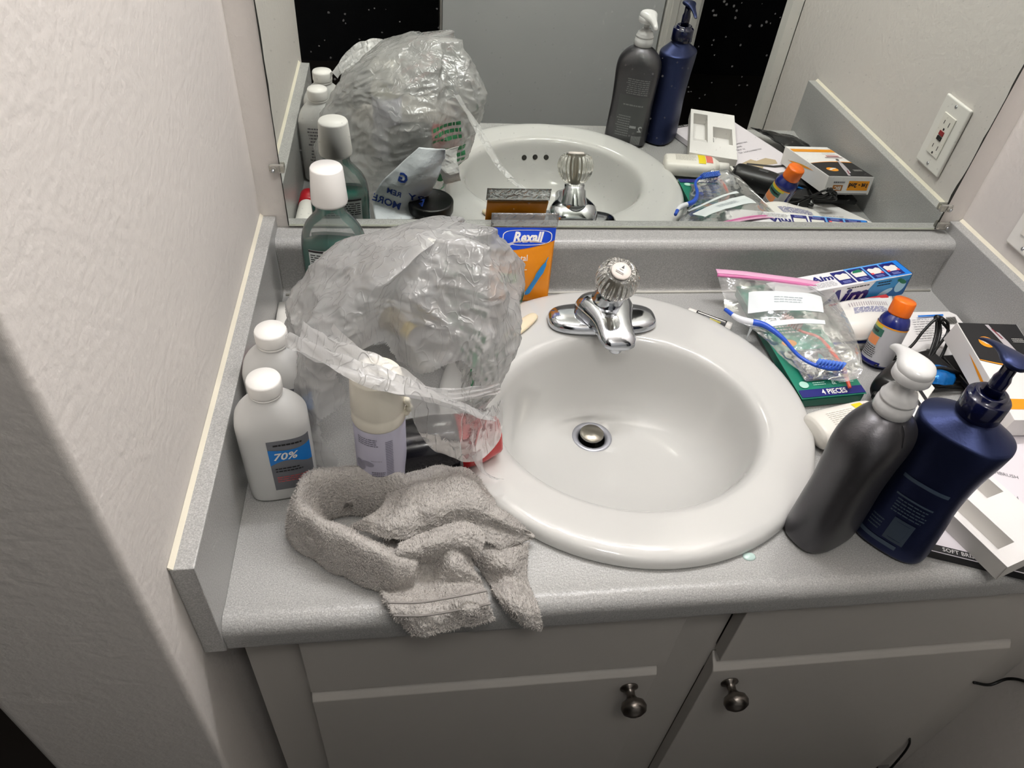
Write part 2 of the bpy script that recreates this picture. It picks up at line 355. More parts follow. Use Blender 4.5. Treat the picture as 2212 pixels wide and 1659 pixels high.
part('caulk_bead', tube([(X0 + .004, -.0295, .0018), (.3, -.0295, .0018), (X1 - .004, -.0295, .0018)], .0022, 8, 6), mat('gray_caulk', (190, 188, 180), .5), top, True)

# ------------------------------------------------------------------ sink
sink = empty('sink', (SC.x, SC.y, 0), 'round white porcelain drop-in sink in the gray countertop', 'sink')
R = [(SC.x, SC.y, .2405, .2405, .0002), (SC.x, SC.y, .2425, .2425, .003), (SC.x, SC.y, .2420, .2420, .009), (SC.x, SC.y, .2390, .2390, .0145), (SC.x, SC.y, .234, .234, .0175), (SC.x, SC.y, .226, .226, .0190), (SC.x, SC.y - .003, .215, .213, .0192),
     (.4785, -.290, .197, .190, .0180), (.478, -.300, .184, .166, .0168), (.478, -.3035, .1775, .1575, .0150), (.478, -.304, .1725, .1525, .0115), (.478, -.304, .1690, .1490, .0060), (.478, -.304, .1665, .1465, -.002),
     (.4775, -.303, .1635, .1435, -.018), (.477, -.300, .158, .1375, -.045), (.4765, -.295, .150, .1295, -.068), (.4755, -.286, .137, .116, -.088), (.474, -.272, .117, .097, -.1035), (.472, -.255, .090, .073, -.1135), (.470, -.235, .062, .051, -.119), (.469, -.222, .040, .036, -.1225), (.469, -.217, .0285, .0280, -.1255)]
rings = []
NP = 96
C5 = []
for i in range(5):
    C5.append([c[i] for c in R])
def cr1(vals, n):
    return [p.x for p in crom([Vector((v, 0, 0)) for v in vals], n)]
NS = 88
S5 = [cr1(C5[i], NS) for i in range(5)]
for k in range(NS): rings.append(sring(S5[0][k], S5[1][k], S5[4][k], S5[2][k], S5[3][k], 2., NP))
under = [sring(SC.x, SC.y, -.002, .208, .208, 2, NP), sring(.477, -.30, -.05, .17, .15, 2, NP), sring(.475, -.28, -.11, .125, .105, 2, NP), sring(.469, -.217, -.14, .03, .03, 2, NP)]
bowl = loft(rings + under[::-1] + [rings[0]], True)
fixn(bowl)
m_porc = mat('porcelain', (205, 205, 202), .10, coat=.4, sss=0.)
part('basin', bowl, m_porc, sink, True)
bt = BVHTree.FromPolygons([v.co for v in bowl.vertices], [p.vertices for p in bowl.polygons])
for x, z in ((.4435, -.0205), (.4665, -.0205), (.4895, -.0205)):
    h = bt.ray_cast(Vector((x, -.304, z)), Vector((0, -1, 0)))
    if h[0] is not None: part('overflow_hole', lathe([(.0052, 0), (.0052, .0008), (.004, .001), (.0, .0002)], frame_to(h[1] if h[1].y > 0 else -h[1], h[0])), mat('overflow_dark', (40, 38, 34), .7), sink, True)
dz = -.1262
part('drain_flange', lathe([(.030, 0), (.0295, .0018), (.024, .0022), (.0205, -.001), (.0195, -.010)], Matrix.Translation((.469, -.217, dz)), cap0=False, cap1=False), mat('worn_chrome', (176, 178, 186), .4, .6), sink, True)
part('drain_throat', lathe([(.0196, -.001), (.019, -.02), (.001, -.021)], Matrix.Translation((.469, -.217, dz)), cap0=False), mat('drain_black', (12, 12, 12), .5), sink, True)
part('stopper', lathe([(.009, -.018), (.009, .004), (.0165, .0045), (.0178, .006), (.0178, .0085), (.0165, .0102), (.0, .0108)], Matrix.Translation((.468, -.2165, dz))), mat('stopper_metal', (150, 146, 136), .28, 1., bump=(120, .0004)), sink, True)

# ------------------------------------------------------------------ faucet
fa = empty('faucet', (.479, -.124, .018), 'chrome faucet with a clear round knob at the back of the sink', 'faucet')
fc = (.4795, -.124)
pl = [(.0785, .0305, .0188), (.0795, .0315, .0215), (.0785, .0305, .0275), (.0755, .0280, .0315), (.0705, .0235, .0335), (.055, .014, .0350), (.01, .002, .0355)]
part('base_plate', loft([sring(fc[0], fc[1], z, a_, b_, 3.0, 64) for a_, b_, z in pl], True, True, True), m_chrome, fa, True)
# spout: one cast body from the knob seat down to the outlet
def sect(c, wx, hz, ang):
    M = Matrix.Translation(c) @ Matrix.Rotation(ang, 4, 'X'); out = []
    for p in sring(0, 0, 0, wx, hz, 2.7, 32): out.append(M @ Vector((p.x, 0, p.y)))
    return out
sp = [((.4795 + .0070 * k_, y_, zc_), wx_, hz_, 0.) for k_, (y_, wx_, zc_, hz_) in zip((0, 0, 0, .1, .25, .45, .6, .75, .9, 1, 1), [(-.093, .024, .036, .010), (-.102, .034, .039, .018), (-.115, .041, .041, .0225), (-.128, .0405, .0420, .0225), (-.141, .035, .0425, .0205), (-.154, .0295, .0425, .0180), (-.167, .0265, .0420, .0150), (-.180, .0255, .0405, .0125), (-.192, .0245, .0385, .0102), (-.1995, .021, .0365, .0078), (-.2035, .013, .0350, .004)])]
part('spout', loft([sect(*s) for s in [(Vector(c), a_, b_, g) for c, a_, b_, g in sp]], True, True, True), m_chrome, fa, True)
part('aerator', lathe([(.0085, -.016), (.0095, -.014), (.0095, 0), (.0, .002)], Matrix.Translation((.4855, -.1865, .0335)), 24), m_chrome, fa, True)
ax = Vector((.002, -.42, 1)).normalized(); n0 = Vector((.480, -.128, .055))
part('neck', lathe([(.0245, -.008), (.0235, .004), (.0205, .012), (.0195, .024), (.0165, .027), (.0165, .034)], frame_to(ax, n0), 32), m_chrome, fa, True)
KM = upright(ax, n0 + ax * .036) @ Matrix.Rotation(radians(-35), 4, 'Z')
m_acr = mat('clear_acrylic', (244, 243, 238), .03, trans=1., ior=1.49)
kn = [(.013, 0), (.0185, .001), (.0215, .006), (.0265, .014), (.0288, .024), (.0285, .032), (.0255, .040), (.0205, .0455), (.0185, .0462), (.0150, .0452), (.0135, .0430)]
kn = [(p.x, p.y) for p in crom([Vector((r, z, 0)) for r, z in kn], 34)]
part('knob_handle', lathe(kn, KM, 192, flute=(24, .004, .044, .028)), m_acr, fa, True)
part('knob_core', lathe([(.007, -.002), (.007, .036), (.0125, .039), (.0125, .043), (.0, .0432)], KM, 24), mat('core_metal', (196, 190, 176), .3, .8), fa, True)
part('index_button', lathe([(.0132, .0435), (.0135, .0465), (.0125, .0485), (.0, .0492)], KM, 32), mat('button_white', (240, 230, 222), .4), fa, True)
bf = Face(lambda s, t, h=0: KM @ Vector((s, t, .0493 + h)))
part('index_mark', join([bf.poly([(-.002, .003), (.002, .003), (.0, .0085)], .0001), bf.lines(-.006, .006, -.007, -.003, 2, .0001), bf.lines(-.003, .003, -.001, .001, 1, .0001)]), m_print, fa)

# ------------------------------------------------------------------ mirror on the back wall
mir = empty('mirror', (.541, .0063, .095), 'large frameless wall mirror above the gray backsplash', 'mirror')
ma = bpy.data.materials.new('mirror_silver'); ma.use_nodes = True; nt = ma.node_tree; p = nt.nodes['Principled BSDF']
p.inputs['Metallic'].default_value = 1; p.inputs['Base Color'].default_value = (.80, .835, .79, 1); p.inputs['Roughness'].default_value = .004; p.inputs['Specular IOR Level'].default_value = .5
vo = nt.nodes.new('ShaderNodeTexVoronoi'); vo.inputs['Scale'].default_value = 95; tc = nt.nodes.new('ShaderNodeTexCoord'); nt.links.new(tc.outputs['Object'], vo.inputs['Vector'])
ns = nt.nodes.new('ShaderNodeTexNoise'); ns.inputs['Scale'].default_value = 9; nt.links.new(tc.outputs['Object'], ns.inputs['Vector'])
m0 = nt.nodes.new('ShaderNodeMath'); m0.operation = 'MULTIPLY'; m0.inputs[1].default_value = .24; nt.links.new(ns.outputs['Fac'], m0.inputs[0])
m1 = nt.nodes.new('ShaderNodeMath'); m1.operation = 'LESS_THAN'; nt.links.new(vo.outputs['Distance'], m1.inputs[0]); nt.links.new(m0.outputs[0], m1.inputs[1])
m2 = nt.nodes.new('ShaderNodeMath'); m2.operation = 'MULTIPLY'; m2.inputs[1].default_value = .11; nt.links.new(m1.outputs[0], m2.inputs[0])
dfs = nt.nodes.new('ShaderNodeBsdfDiffuse'); dfs.inputs[0].default_value = (.8, .8, .8, 1); mxs = nt.nodes.new('ShaderNodeMixShader')
nt.links.new(m2.outputs[0], mxs.inputs[0]); nt.links.new(p.outputs[0], mxs.inputs[1]); nt.links.new(dfs.outputs[0], mxs.inputs[2]); nt.links.new(mxs.outputs[0], nt.nodes['Material Output'].inputs[0])
tilt = Matrix.Translation((0, .0063, .095)) @ Matrix.Rotation(math.atan(.0079), 4, 'X') @ Matrix.Translation((0, -.0063, -.095))
def mpart(name, me, m, lab=None): me.transform(tilt); return part(name, me, m, mir, False, lab)
mpart('glass', abox(.0372, 1.0450, .0063, .0088, .0985, 1.02), ma)
mpart('polished_edge', abox(.0372, 1.0450, .0061, .0088, .0955, .0985), mat('edge_glass', (196, 202, 186), .15))
mpart('backing', abox(.0378, 1.0444, .0088, .0106, .0945, 1.019), mat('mirror_backing', (30, 32, 30), .6))
# worn dark line where the silvering has failed along the sides and the foot
def wornline(x, side, z0, z1, wmin, wmax):
    n = 60; v = []; f = []
    for i in range(n):
        z = z0 + (z1 - z0) * i / (n - 1); k = noise.noise(Vector((x * 5, z * 22, 3))); wd = wmin + (wmax - wmin) * max(0, k * 1.6 + .2) ** 1.5
        v += [(x, .0060, z), (x - side * wd, .0060, z)]
        if i: j = i * 2; f.append((j - 2, j, j + 1, j - 1))
    return me_from(v, f)
for wl_ in (wornline(1.0452, 1, .096, 1.0, .0012, .0045), wornline(.0370, -1, .096, 1.0, .0010, .0025)): mpart('worn_edge', wl_, mat('failed_silver', (34, 36, 32), .5))
m_clip = mat('clear_clip', (235, 232, 222), .12, trans=.75, ior=1.46)
for (x, z, sx) in ((.034, .185, 1), (1.041, .136, -1), (1.052, .1045, -1)):
    cl = mpart('clip', join([abox(x - .010, x + .010, .0000, .0058, z - .006, z + .006, .002), lathe([(.004, 0), (.004, .003), (.0, .004)], frame_to((0, -1, 0), (x - sx * .004, .0003, z)), 12)]), m_clip)
    part('screw', lathe([(.0026, 0), (.0022, .0014), (.0, .0018)], tilt @ frame_to((0, -1, 0), (x - sx * .004, -.0036, z)), 12), m_chrome, cl, True)

# vanity light that hangs above the mirror, out of the frame
vl = empty('vanity_light', (.555, WY, 1.38), 'chrome bar light with four round bulbs above the mirror', 'wall light')
part('back_plate', abox(.16, .95, -.012, .0105, 1.33, 1.43, .004), m_chrome, vl)
for i in range(4): part('socket', lathe([(.022, 0), (.022, .012), (.015, .02), (.015, .045)], frame_to((0, -1, 0), (.24 + i * .21, -.012, 1.38)), 24), m_white, vl, True)

# ------------------------------------------------------------------ outlet on the right wall
ou = empty('outlet', (1.0876, -.125, .19), 'white outlet plate with red and black test buttons on the right wall', 'outlet')
OF = Face.flat((1.0875, -.125, .192), (0, -1, 0), (0, 0, 1))   # s towards camera, t up, lift into the room
def of_box(s0, s1, t0, t1, h0, h1, bev=.0):
    P = OF.f; o = P(s0, t0, h0); return box_me(o, P(s1, t0, h0) - o, P(s0, t1, h0) - o, P(s0, t0, h1) - o, bev, 3)
part('cover_plate', of_box(-.035, .035, -.0572, .0572, .0002, .0058, .0028), m_white, ou)
part('receptacle', of_box(-.0165, .0165, -.0335, .0335, .004, .0078, .0006), mat('ivory_plastic', (232, 229, 220), .3), ou)
part('test_button', of_box(-.006, .006, .0005, .0075, .0078, .0092, .0003), mat('red_button', (150, 40, 44), .4), ou, label='red test button')
part('reset_button', of_box(-.006, .006, -.0075, -.0010, .0078, .0092, .0003), m_black, ou, label='black reset button')
sl = []
for t0 in (.018, -.022): sl += [of_box(-.0075, -.0062, t0 - .001, t0 + .0065, .0077, .0080), of_box(.0058, .0071, t0, t0 + .0060, .0077, .0080), of_box(-.0018, .0018, t0 - .009, t0 - .0055, .0077, .0080)]
for q_ in sl: part('slot', q_, m_black, ou)
for t in (-.0485, .0485): part('screw', lathe([(.0032, 0), (.0028, .001), (.0, .0014)], frame_to((-1, 0, 0), OF.f(0, t, .0056)), 14), m_chrome, ou, True)

# ------------------------------------------------------------------ rubbing-alcohol bottles
m_hdpe = film('milky_plastic', (244, 244, 242), .12, .08, .22, (8, .0002), tlw=.28)
m_cap = mat('cap_white', (240, 238, 234), .35)
def alcohol(loc, rot, label, tilt=0):
    e = empty('rubbing_alcohol_bottle', loc, label, 'bottle', 'clear bottles with white caps by the left splash')
    M = Matrix.Translation(loc) @ Matrix.Rotation(rot, 4, 'Z')
    P = [(.0005, .030, .018), (.003, .0345, .0225), (.010, .0362, .0245), (.05, .0365, .0250), (.10, .0365, .0250), (.114, .0355, .0243), (.126, .0300, .0215), (.135, .0225, .0180), (.140, .0165, .0155), (.1435, .0145, .0145), (.148, .0142, .0142)]
    P = [(q.x, q.y, q.z) for q in crom(P, 40)]
    me = loft([sring(0, 0, z, a_, b_, 2 + 1.6 * min(1, max(0, (.138 - z) / .03)), 56) for z, a_, b_ in P], True, True, True); me.transform(M); part('body', me, m_hdpe, e, True)
    lq = loft([sring(0, 0, z, a_ - .0015, b_ - .0015, 3.4, 48) for z, a_, b_ in [(.002, .0335, .0215), (.01, .0360, .0243), (.097, .0360, .0243)]], True, True, True); lq.transform(M)
    part('liquid', lq, film('liquid_haze', (236, 238, 235), .15, .03, .2, (8, .0002)), e, True)
    cp = lathe([(.0163, .146), (.0168, .148), (.0168, .160), (.0158, .1625), (.0, .1632)], M, 72, flute=(36, .1475, .1605, .012)); part('cap', cp, m_cap, e, True)
    part('cap_ring', lathe([(.0150, .1425), (.0162, .1435), (.0160, .1455)], M, 40), m_cap, e, True)
    body = me
    F = bvhface(body, M @ Vector((0, 0, 0)), M.to_3x3() @ Vector((1, 0, 0)), (0, 0, 1), M.to_3x3() @ Vector((0, -1, 0)))
    x0, x1 = -.008, .034
    part('label', F.rect(x0, x1, .022, .098, .0004, 16, 8), mat('label_gray', (112, 114, 120), .4), e, True)
    pts = [(x0 + (x1 - x0) * k / 12, .062 + .006 * sin(k / 12 * pi * 1.2)) for k in range(13)] + [(x1 - (x1 - x0) * k / 12, .086 - .003 * sin(k / 12 * pi)) for k in range(13)]
    lo_, hi_ = pts[:13], pts[13:][::-1]; v = []; f = []
    for k in range(13):
        v += [F.f(*lo_[k], .0007), F.f(*hi_[k], .0007)]
        if k: f.append((2 * k - 2, 2 * k, 2 * k + 1, 2 * k - 1))
    part('printed_band', me_from(v, f), mat('label_blue', (22, 122, 205), .4), e, True)
    part('lettering', F.text('70%', .0075, .0745, .0145, .0011, .0003, .25), m_white, e)
    part('fine_print', join([F.lines(x0 + .006, x1 - .006, .089, .094, 1, .0008), F.lines(x0 + .004, x1 - .010, .050, .058, 2, .0008)]), m_print, e)
    part('warning_print', join([F.lines(x0 + .004, x1 - .003, .034, .044, 3, .0008)]), mat('warn_red', (196, 90, 92), .5), e)
    # back label, seen in the mirror
    B = bvhface(body, M @ Vector((0, 0, 0)), M.to_3x3() @ Vector((-1, 0, 0)), (0, 0, 1), M.to_3x3() @ Vector((0, 1, 0)))
    part('back_print', join([B.lines(-.020, .020, .025, .105, 14, .0006)]), m_grayprint, e)
    return e
alcohol((.0625, -.3870, .0003), radians(9), 'milky rubbing alcohol bottle in front with gray and blue 70% label')
alcohol((.0600, -.3110, .0003), radians(4), 'milky white-capped bottle behind the front alcohol bottle')

# ------------------------------------------------------------------ mouthwash bottle
mw = empty('mouthwash_bottle', (.106, -.066, 0), 'clear mouthwash bottle with tall white cap and teal liquid behind the bag', 'bottle')
def shape(P, e, n=52, M=None, seg=44, cap=(True, True)):
    P = [(q.x, q.y, q.z) for q in crom(P, seg)]
    me = loft([sring(0, 0, z, a_, b_, (e(z) if callable(e) else e), n) for z, a_, b_ in P], True, *cap)
    if M is not None: me.transform(M)
    return me
MW = Matrix.Translation((.106, -.062, .0003)) @ Matrix.Rotation(radians(-6), 4, 'Z')
bodyP = [(0, .036, .018), (.003, .0415, .0230), (.03, .0430, .0245), (.09, .0430, .0245), (.120, .0420, .0243), (.138, .0360, .0225), (.150, .0270, .0205), (.158, .0205, .0195), (.166, .0190, .0190), (.176, .0188, .0188)]
m_pet = film('clear_bottle', (206, 222, 218), .80, .22, .05, (8, .0002))
part('body', shape(bodyP, lambda z: 2 + 1.0 * min(1, max(0, (.155 - z) / .05)), 56, MW), m_pet, mw, True)
part('liquid', shape([(.003, .038, .0205), (.006, .0405, .0225), (.05, .0415, .0233), (.108, .0413, .0233)], 2.9, 48, MW, 12), film('teal_liquid', (18, 176, 156), .30, .05, .1, (8, .0002)), mw, True)
part('cap', lathe([(.0228, .173), (.0234, .176), (.0205, .219), (.0192, .2212), (.0, .2216)], MW, 96, flute=(48, .1755, .2185, .006)), m_cap, mw, True)
for s, nm in ((-1, 'label'), (1, 'back_label')):
    F = bvhface(shape(bodyP, 3.0, 56, MW), MW @ Vector((0, 0, 0)), MW.to_3x3() @ Vector((-s, 0, 0)), (0, 0, 1), MW.to_3x3() @ Vector((0, s, 0)))
    part(nm, F.rect(-.030, .034, .03, .112, .0006, 14, 8), mat('label_pale', (198, 206, 204), .4), mw, True)
    part('fine_print', join([F.rect(-.03, .0, .1085, .1115, .0009, 4, 1), F.lines(-.028, .030, .085, .106, 6, .0009)]), m_print, mw)

# ------------------------------------------------------------------ red-capped white tube by the left splash
rt = empty('toothpaste_tube', (.036, -.185, .015), 'white tube with a red cap lying against the left splash', 'tube')
RM = frame_to((0.01, -1, 0), (.0385, -.118, .0165))
part('body', loft([sring(0, 0, z, a_, b_, 2, 32) for z, a_, b_ in [(-.05, .017, .0012), (-.02, .0165, .009), (.03, .0155, .0135), (.062, .0145, .0140), (.068, .010, .010)]], True, True, True), m_white, rt, True).data.transform(RM)
part('cap', lathe([(.0125, .064), (.0155, .066), (.0155, .096), (.0145, .098), (.0, .098)], RM, 72, flute=(30, .067, .095, .015)), mat('cap_red', (186, 24, 38), .35), rt, True)

# ------------------------------------------------------------------ shaving-foam can
FM = Matrix.Translation((.172, -.400, .0003))
can = empty('shaving_foam_can', (.172, -.40, 0), 'white capped can with pale lavender label standing in the plastic bag opening', 'can')
part('body', lathe([(.024, 0), (.0262, .0015), (.0262, .004), (.0268, .006), (.0268, .122), (.0255, .127)], FM, 64), mat('lavender_label', (196, 194, 212), .35), can, True)
part('cap', lathe([(.0270, .120), (.0276, .122), (.0276, .131), (.0272, .1325), (.0272, .137), (.0276, .1385), (.0262, .170), (.0250, .1765), (.0235, .1785), (.0, .1785)], FM, 64), mat('cap_cream', (232, 227, 212), .35), can, True)
part('torn_label_flap', link('torn_label_flap', tube([(.196, -.405, .128), (.202, -.408, .134), (.203, -.409, .142), (.199, -.406, .150)], .0042, 14, 8, rf=lambda t: .5 + .6 * sin(t * 9) ** 2), None).data, mat('crumb_white', (238, 232, 214), .6), can, True)
bpy.data.objects.remove([o for o in COL.objects if o.name.startswith('torn_label_flap') and o.parent is None][0])
F = cylface(FM @ Matrix.Rotation(radians(-8), 4, 'Z'), .0271)
each('fine_print', [F.lines(-.020, .004, .100, .112, 4, .0002, .3), F.lines(-.006, .009, .048, .062, 5, .0002, .4), F.lines(-.018, .006, .018, .044, 5, .0002, .25), F.lines(-.006, .007, .078, .079, 1, .0002)], mat('purple_gray_print', (84, 82, 96), .5), can)
part('side_print', F.lines(.010, .018, .02, .108, 34, .0002, .5, gap=.05), mat('lilac_print', (132, 130, 148), .5), can)
each('round_emblem', [F.disc(-.020, .066, .0065, .0075, .0003), F.disc(-.010, .072, .007, .004, .0002), F.disc(-.010, .050, .0065, .004, .0002)], mat('emblem_gray', (150, 148, 164), .5), can)

# ------------------------------------------------------------------ black bottle with red cap lying inside the bag mouth
bb = empty('body_spray', (.25, -.38, .03), 'black bottle with a bright red cap lying on the sink rim', 'bottle')
bax = Vector((.115, .012, .012)).normalized(); bo0 = Vector((.178, -.380, .0365))
BM = frame_to(bax, bo0)
part('body', shape([(0, .026, .026), (.004, .032, .033), (.05, .033, .034), (.080, .030, .031)], 2.4, 40, BM, 16), mat('gloss_black', (16, 16, 22), .18, coat=.3), bb, True)
F = Face(lambda s, t, h=0: BM @ Vector(((.0336 + h) * cos(t / .0336), (.0346 + h) * sin(t / .0346), s)))
import_t = -.030
part('label_patch', F.rect(.012, .030, -.040, -.010, .0004, 3, 6), mat('label_olive', (88, 92, 84), .5), bb)
each('fine_print', [F.lines(.034, .040, -.050, .012, 9, .0005, .5)], m_grayprint, bb)
RC = [(.078, .0270, .0285), (.0805, .0275, .0290), (.104, .0250, .0250), (.126, .0150, .0215), (.1285, .0120, .0200)]
part('cap', loft([sring(0, 0, z, a_, b_, 3.2, 40, ) for z, a_, b_ in RC], True, True, True), mat('red_cap', (196, 22, 28), .22), bb, True, auto=40).data.transform(BM)

# ------------------------------------------------------------------ thin plastic shopping bag
m_bag = film('bag_film', (246, 247, 246), .56, .17, .20, (130, .00030), True)
def bag_point(th, z):
    # outline of the slumped bag at height z, th measured round it
    T = [(0, .168, -.262, .095, .105), (.05, .178, -.262, .112, .112), (.10, .186, -.262, .122, .112), (.15, .197, -.266, .120, .104), (.19, .212, -.270, .106, .090), (.22, .226, -.274, .086, .070), (.245, .236, -.276, .060, .048), (.262, .244, -.278, .030, .022)]
    k = 0
    while k < len(T) - 2 and z > T[k + 1][0]: k += 1
    a_, b_ = T[k], T[k + 1]; f = (z - a_[0]) / (b_[0] - a_[0]); q = [a_[i] + (b_[i] - a_[i]) * f for i in range(1, 5)]
    c, s = cos(th), sin(th)
    return Vector((q[0] + q[2] * math.copysign(abs(c) ** .85, c), q[1] + q[3] * math.copysign(abs(s) ** .85, s), z))
def crease(p, amp):
    n1 = noise.noise(p * 13); n2 = 1 - abs(noise.noise(p * 22 + Vector((7, 1, 3)))) * 2; n3 = 1 - abs(noise.noise(Vector((p.x * 60, p.y * 60, p.z * 38)))) * 2
    n4 = noise.noise(p * 6 + Vector((3, 9, 1))); w5 = Vector((p.x * 26 + p.z * 30 + 2 * n1, p.y * 90, p.z * 60 - p.x * 25)); n5 = 1 - abs(noise.noise(w5)) * 2
    n6 = 1 - abs(noise.noise(Vector((p.x * 120 + 3 * n1, p.z * 35 + p.y * 60, p.y * 40)))) * 2
    return amp * (1.1 * n4 + .7 * n1 + .34 * n2 + .08 * n3 + .15 * n5 + .06 * n6)
bag = empty('plastic_bag', (.19, -.26, 0), 'crumpled translucent plastic shopping bag with green print left of the sink', 'plastic bag')
NT, NZ = 320, 190; v = []; f = []
for i in range(NZ):
    z = .003 + .259 * (i / (NZ - 1)) ** .92
    for j in range(NT):
        th = 2 * pi * j / NT; p = bag_point(th, z); ctr = Vector((.2, -.268, z)); d = (p - ctr); d.z = 0; L_ = d.length; d.normalize()
        fold = .010 * sin(th * 5 + 3 * noise.noise(Vector((z * 9, 1, 2)))) * (.25 + z / .26)
        # a deep valley down the front where the two lobes meet
        valley = -.030 * math.exp(-((th - 4.55 - .25 * sin(z * 20)) / .16) ** 2) * min(1, z / .12)
        am = .016 * min(1, L_ / .05)
        tip = .020 * math.exp(-((th - 5.80) / .30) ** 2 - ((z - .165) / .045) ** 2) + .006 * math.exp(-((th - .15) / .22) ** 2 - ((z - .20) / .03) ** 2)
        q = p + d * ((crease(p, am) + fold + valley + tip) * min(1, L_ / .06)) + Vector((0, 0, crease(p + Vector((4, 4, 4)), .007) * min(1, z / .05)))
        v.append(q)
top_i = len(v); v.append(Vector((.242, -.278, .264)))
for i in range(NZ - 1):
    for j in range(NT):
        k = (j + 1) % NT; th = 2 * pi * (j + .5) / NT; z = .003 + .259 * ((i + .5) / (NZ - 1)) ** .92
        # the mouth of the bag: open towards the front, round the can
        mouth = 4.26 + .10 * sin(z * 70) < th < 5.42 + .12 * sin(z * 55 + 1) and z < .150 + .012 * sin(th * 9) - .30 * max(0, abs(th - 4.7) - .35) ** 2 * .6
        if not mouth: f.append((i * NT + j, i * NT + k, (i + 1) * NT + k, (i + 1) * NT + j))
for j in range(NT): f.append(((NZ - 1) * NT + j, (NZ - 1) * NT + (j + 1) % NT, top_i))
bm_me = me_from(v, f); part('bag_skin', bm_me, m_bag, bag, True)
# twisted handle across the can, frayed tail
def ribbon(P, wds, n=70, tw=2.2, ph=0., nw=10, amp=.006):
    C = crom(P, n); W = cr1(wds, n); rows = []
    for i, c in enumerate(C):
        t = (C[min(i + 1, n - 1)] - C[max(i - 1, 0)]).normalized(); s = t.cross(Vector((0, -.6, .8))).normalized(); u = s.cross(t); a_ = ph + tw * i / n
        row = []
        for k in range(nw):
            x = (k / (nw - 1) - .5) * W[i]; q = c + (s * cos(a_) + u * sin(a_)) * x + (u * cos(a_) - s * sin(a_)) * amp * sin(k * 1.9 + i * .16) * (W[i] / .04)
            row.append(q + Vector((0, 0, .002 * noise.noise(c * 70 + Vector((k, 0, 0))))))
        rows.append(row)
    return loft(rows, False)
m_hand = film('bag_handle_film', (242, 242, 241), .36, .12, .24, (130, .0005), True)
part('handle', ribbon([(.098, -.330, .178), (.122, -.372, .190), (.154, -.408, .200), (.190, -.424, .192), (.225, -.425, .170), (.262, -.415, .140), (.288, -.402, .112)], [.050, .044, .044, .034, .026, .022, .014], 90, 1.2, .2), m_hand, bag, True)
part('handle', ribbon([(.150, -.408, .194), (.196, -.418, .176), (.238, -.405, .152), (.275, -.385, .135), (.300, -.365, .122)], [.030, .022, .016, .012, .010], 60, -1.5, 1.), m_hand, bag, True)
# loose film hanging over the black bottle
sheet = patch([[(.200, -.408, .178), (.235, -.415, .158), (.270, -.408, .130), (.300, -.385, .120)], [(.208, -.424, .130), (.238, -.430, .118), (.268, -.424, .104), (.300, -.395, .098)], [(.225, -.430, .098), (.243, -.432, .092), (.268, -.428, .082), (.297, -.402, .080)], [(.243, -.430, .085), (.254, -.432, .078), (.270, -.428, .072), (.288, -.408, .068)]], 40, 40)
for r in sheet:
    for q in r: q += Vector((crease(q, .004), crease(q + Vector((1, 2, 3)), .006), 0))
part('bag_flap', loft(sheet, False), m_bag, bag, True)
part('tail', ribbon([(.272, -.425, .085), (.276, -.430, .070), (.282, -.430, .058), (.292, -.428, .046), (.303, -.425, .040)], [.014, .008, .007, .006, .002], 40, 1.0, .4, 6, .002), m_hand, bag, True)
part('handle', ribbon([(.285, -.200, .205), (.315, -.168, .170), (.345, -.105, .140), (.372, -.075, .122), (.398, -.060, .110)], [.020, .013, .010, .008, .006], 50, .8, .5, 6, .002), m_hand, bag, True)
# green print of the shop name, broken by the folds
GB = bvhface(bm_me, (.24, -.262, .0), (.5, .87, 0), (0, 0, 1), (.87, -.5, 0), .2, True)
GK = bvhface(bm_me, (.235, -.20, .0), (-1, .35, 0), (0, 0, 1), (.35, 1, 0), .2, True)
m_gp = mat('bag_green_print', (58, 140, 92), .5)
each('bag_print', [GB.text('Z', .030, .170, .030, .0015, .0012, rot=-1.2), GB.poly([(.01, .125), (.022, .12), (.026, .15), (.018, .155)], .0015), GB.lines(-.01, .035, .06, .11, 4, .0012, .5)], m_gp, bag)
each('bag_print', [GK.lines(-.055, .0, .135, .165, 3, .0012, .55), GK.lines(-.065, -.005, .09, .125, 3, .0012, .6), GK.lines(-.07, -.02, .04, .08, 4, .0012, .55), GK.disc(-.02, .075, .010, .012, .0012, 20)], m_gp, bag)

# ------------------------------------------------------------------ things behind the bag, seen in the mirror
jr = empty('lidded_jar', (.238, -.118, 0), 'round jar with a glossy black lid behind the plastic bag', 'jar')
JM = Matrix.Translation((.243, -.128, 0.0202)); 
part('body', lathe([(.030, .0), (.033, .002), (.033, .026)], JM, 48), mat('jar_brown', (52, 46, 40), .3), jr, True)
part('lid', lathe([(.0365, .024), (.037, .026), (.037, .040), (.035, .0425), (.033, .0415), (.0, .0415)], JM, 48), m_black, jr, True)
part('base', lathe([(.030, -.0198), (.032, -.018), (.032, .001)], JM, 48), mat('jar_brown'), jr, True)
br = empty('bristle_brush', (.19, -.115, .0), 'short tan bristle brush with a yellow band beside the black jar lid', 'brush')
BR = frame_to((-.6, .5, .12), (.200, -.168, .045))
part('bristles', lathe([(.010, 0), (.014, .012), (.017, .030), (.014, .036), (.0, .037)], BR, 90, flute=(45, .001, .036, .05)), mat('tan_bristle', (176, 160, 120), .7, bump=(260, .002)), br, True)
part('band', lathe([(.0112, -.012), (.0118, -.010), (.0118, .001), (.011, .002)], BR, 32), mat('band_yellow', (196, 168, 40), .35), br, True)
part('handle', lathe([(.006, -.030), (.0105, -.026), (.0112, -.013)], BR, 32), m_black, br, True)
wr = empty('tissue_packet', (.20, -.21, .03), 'torn white wrapper with blue lettering leaning on the bag behind it', 'wrapper')
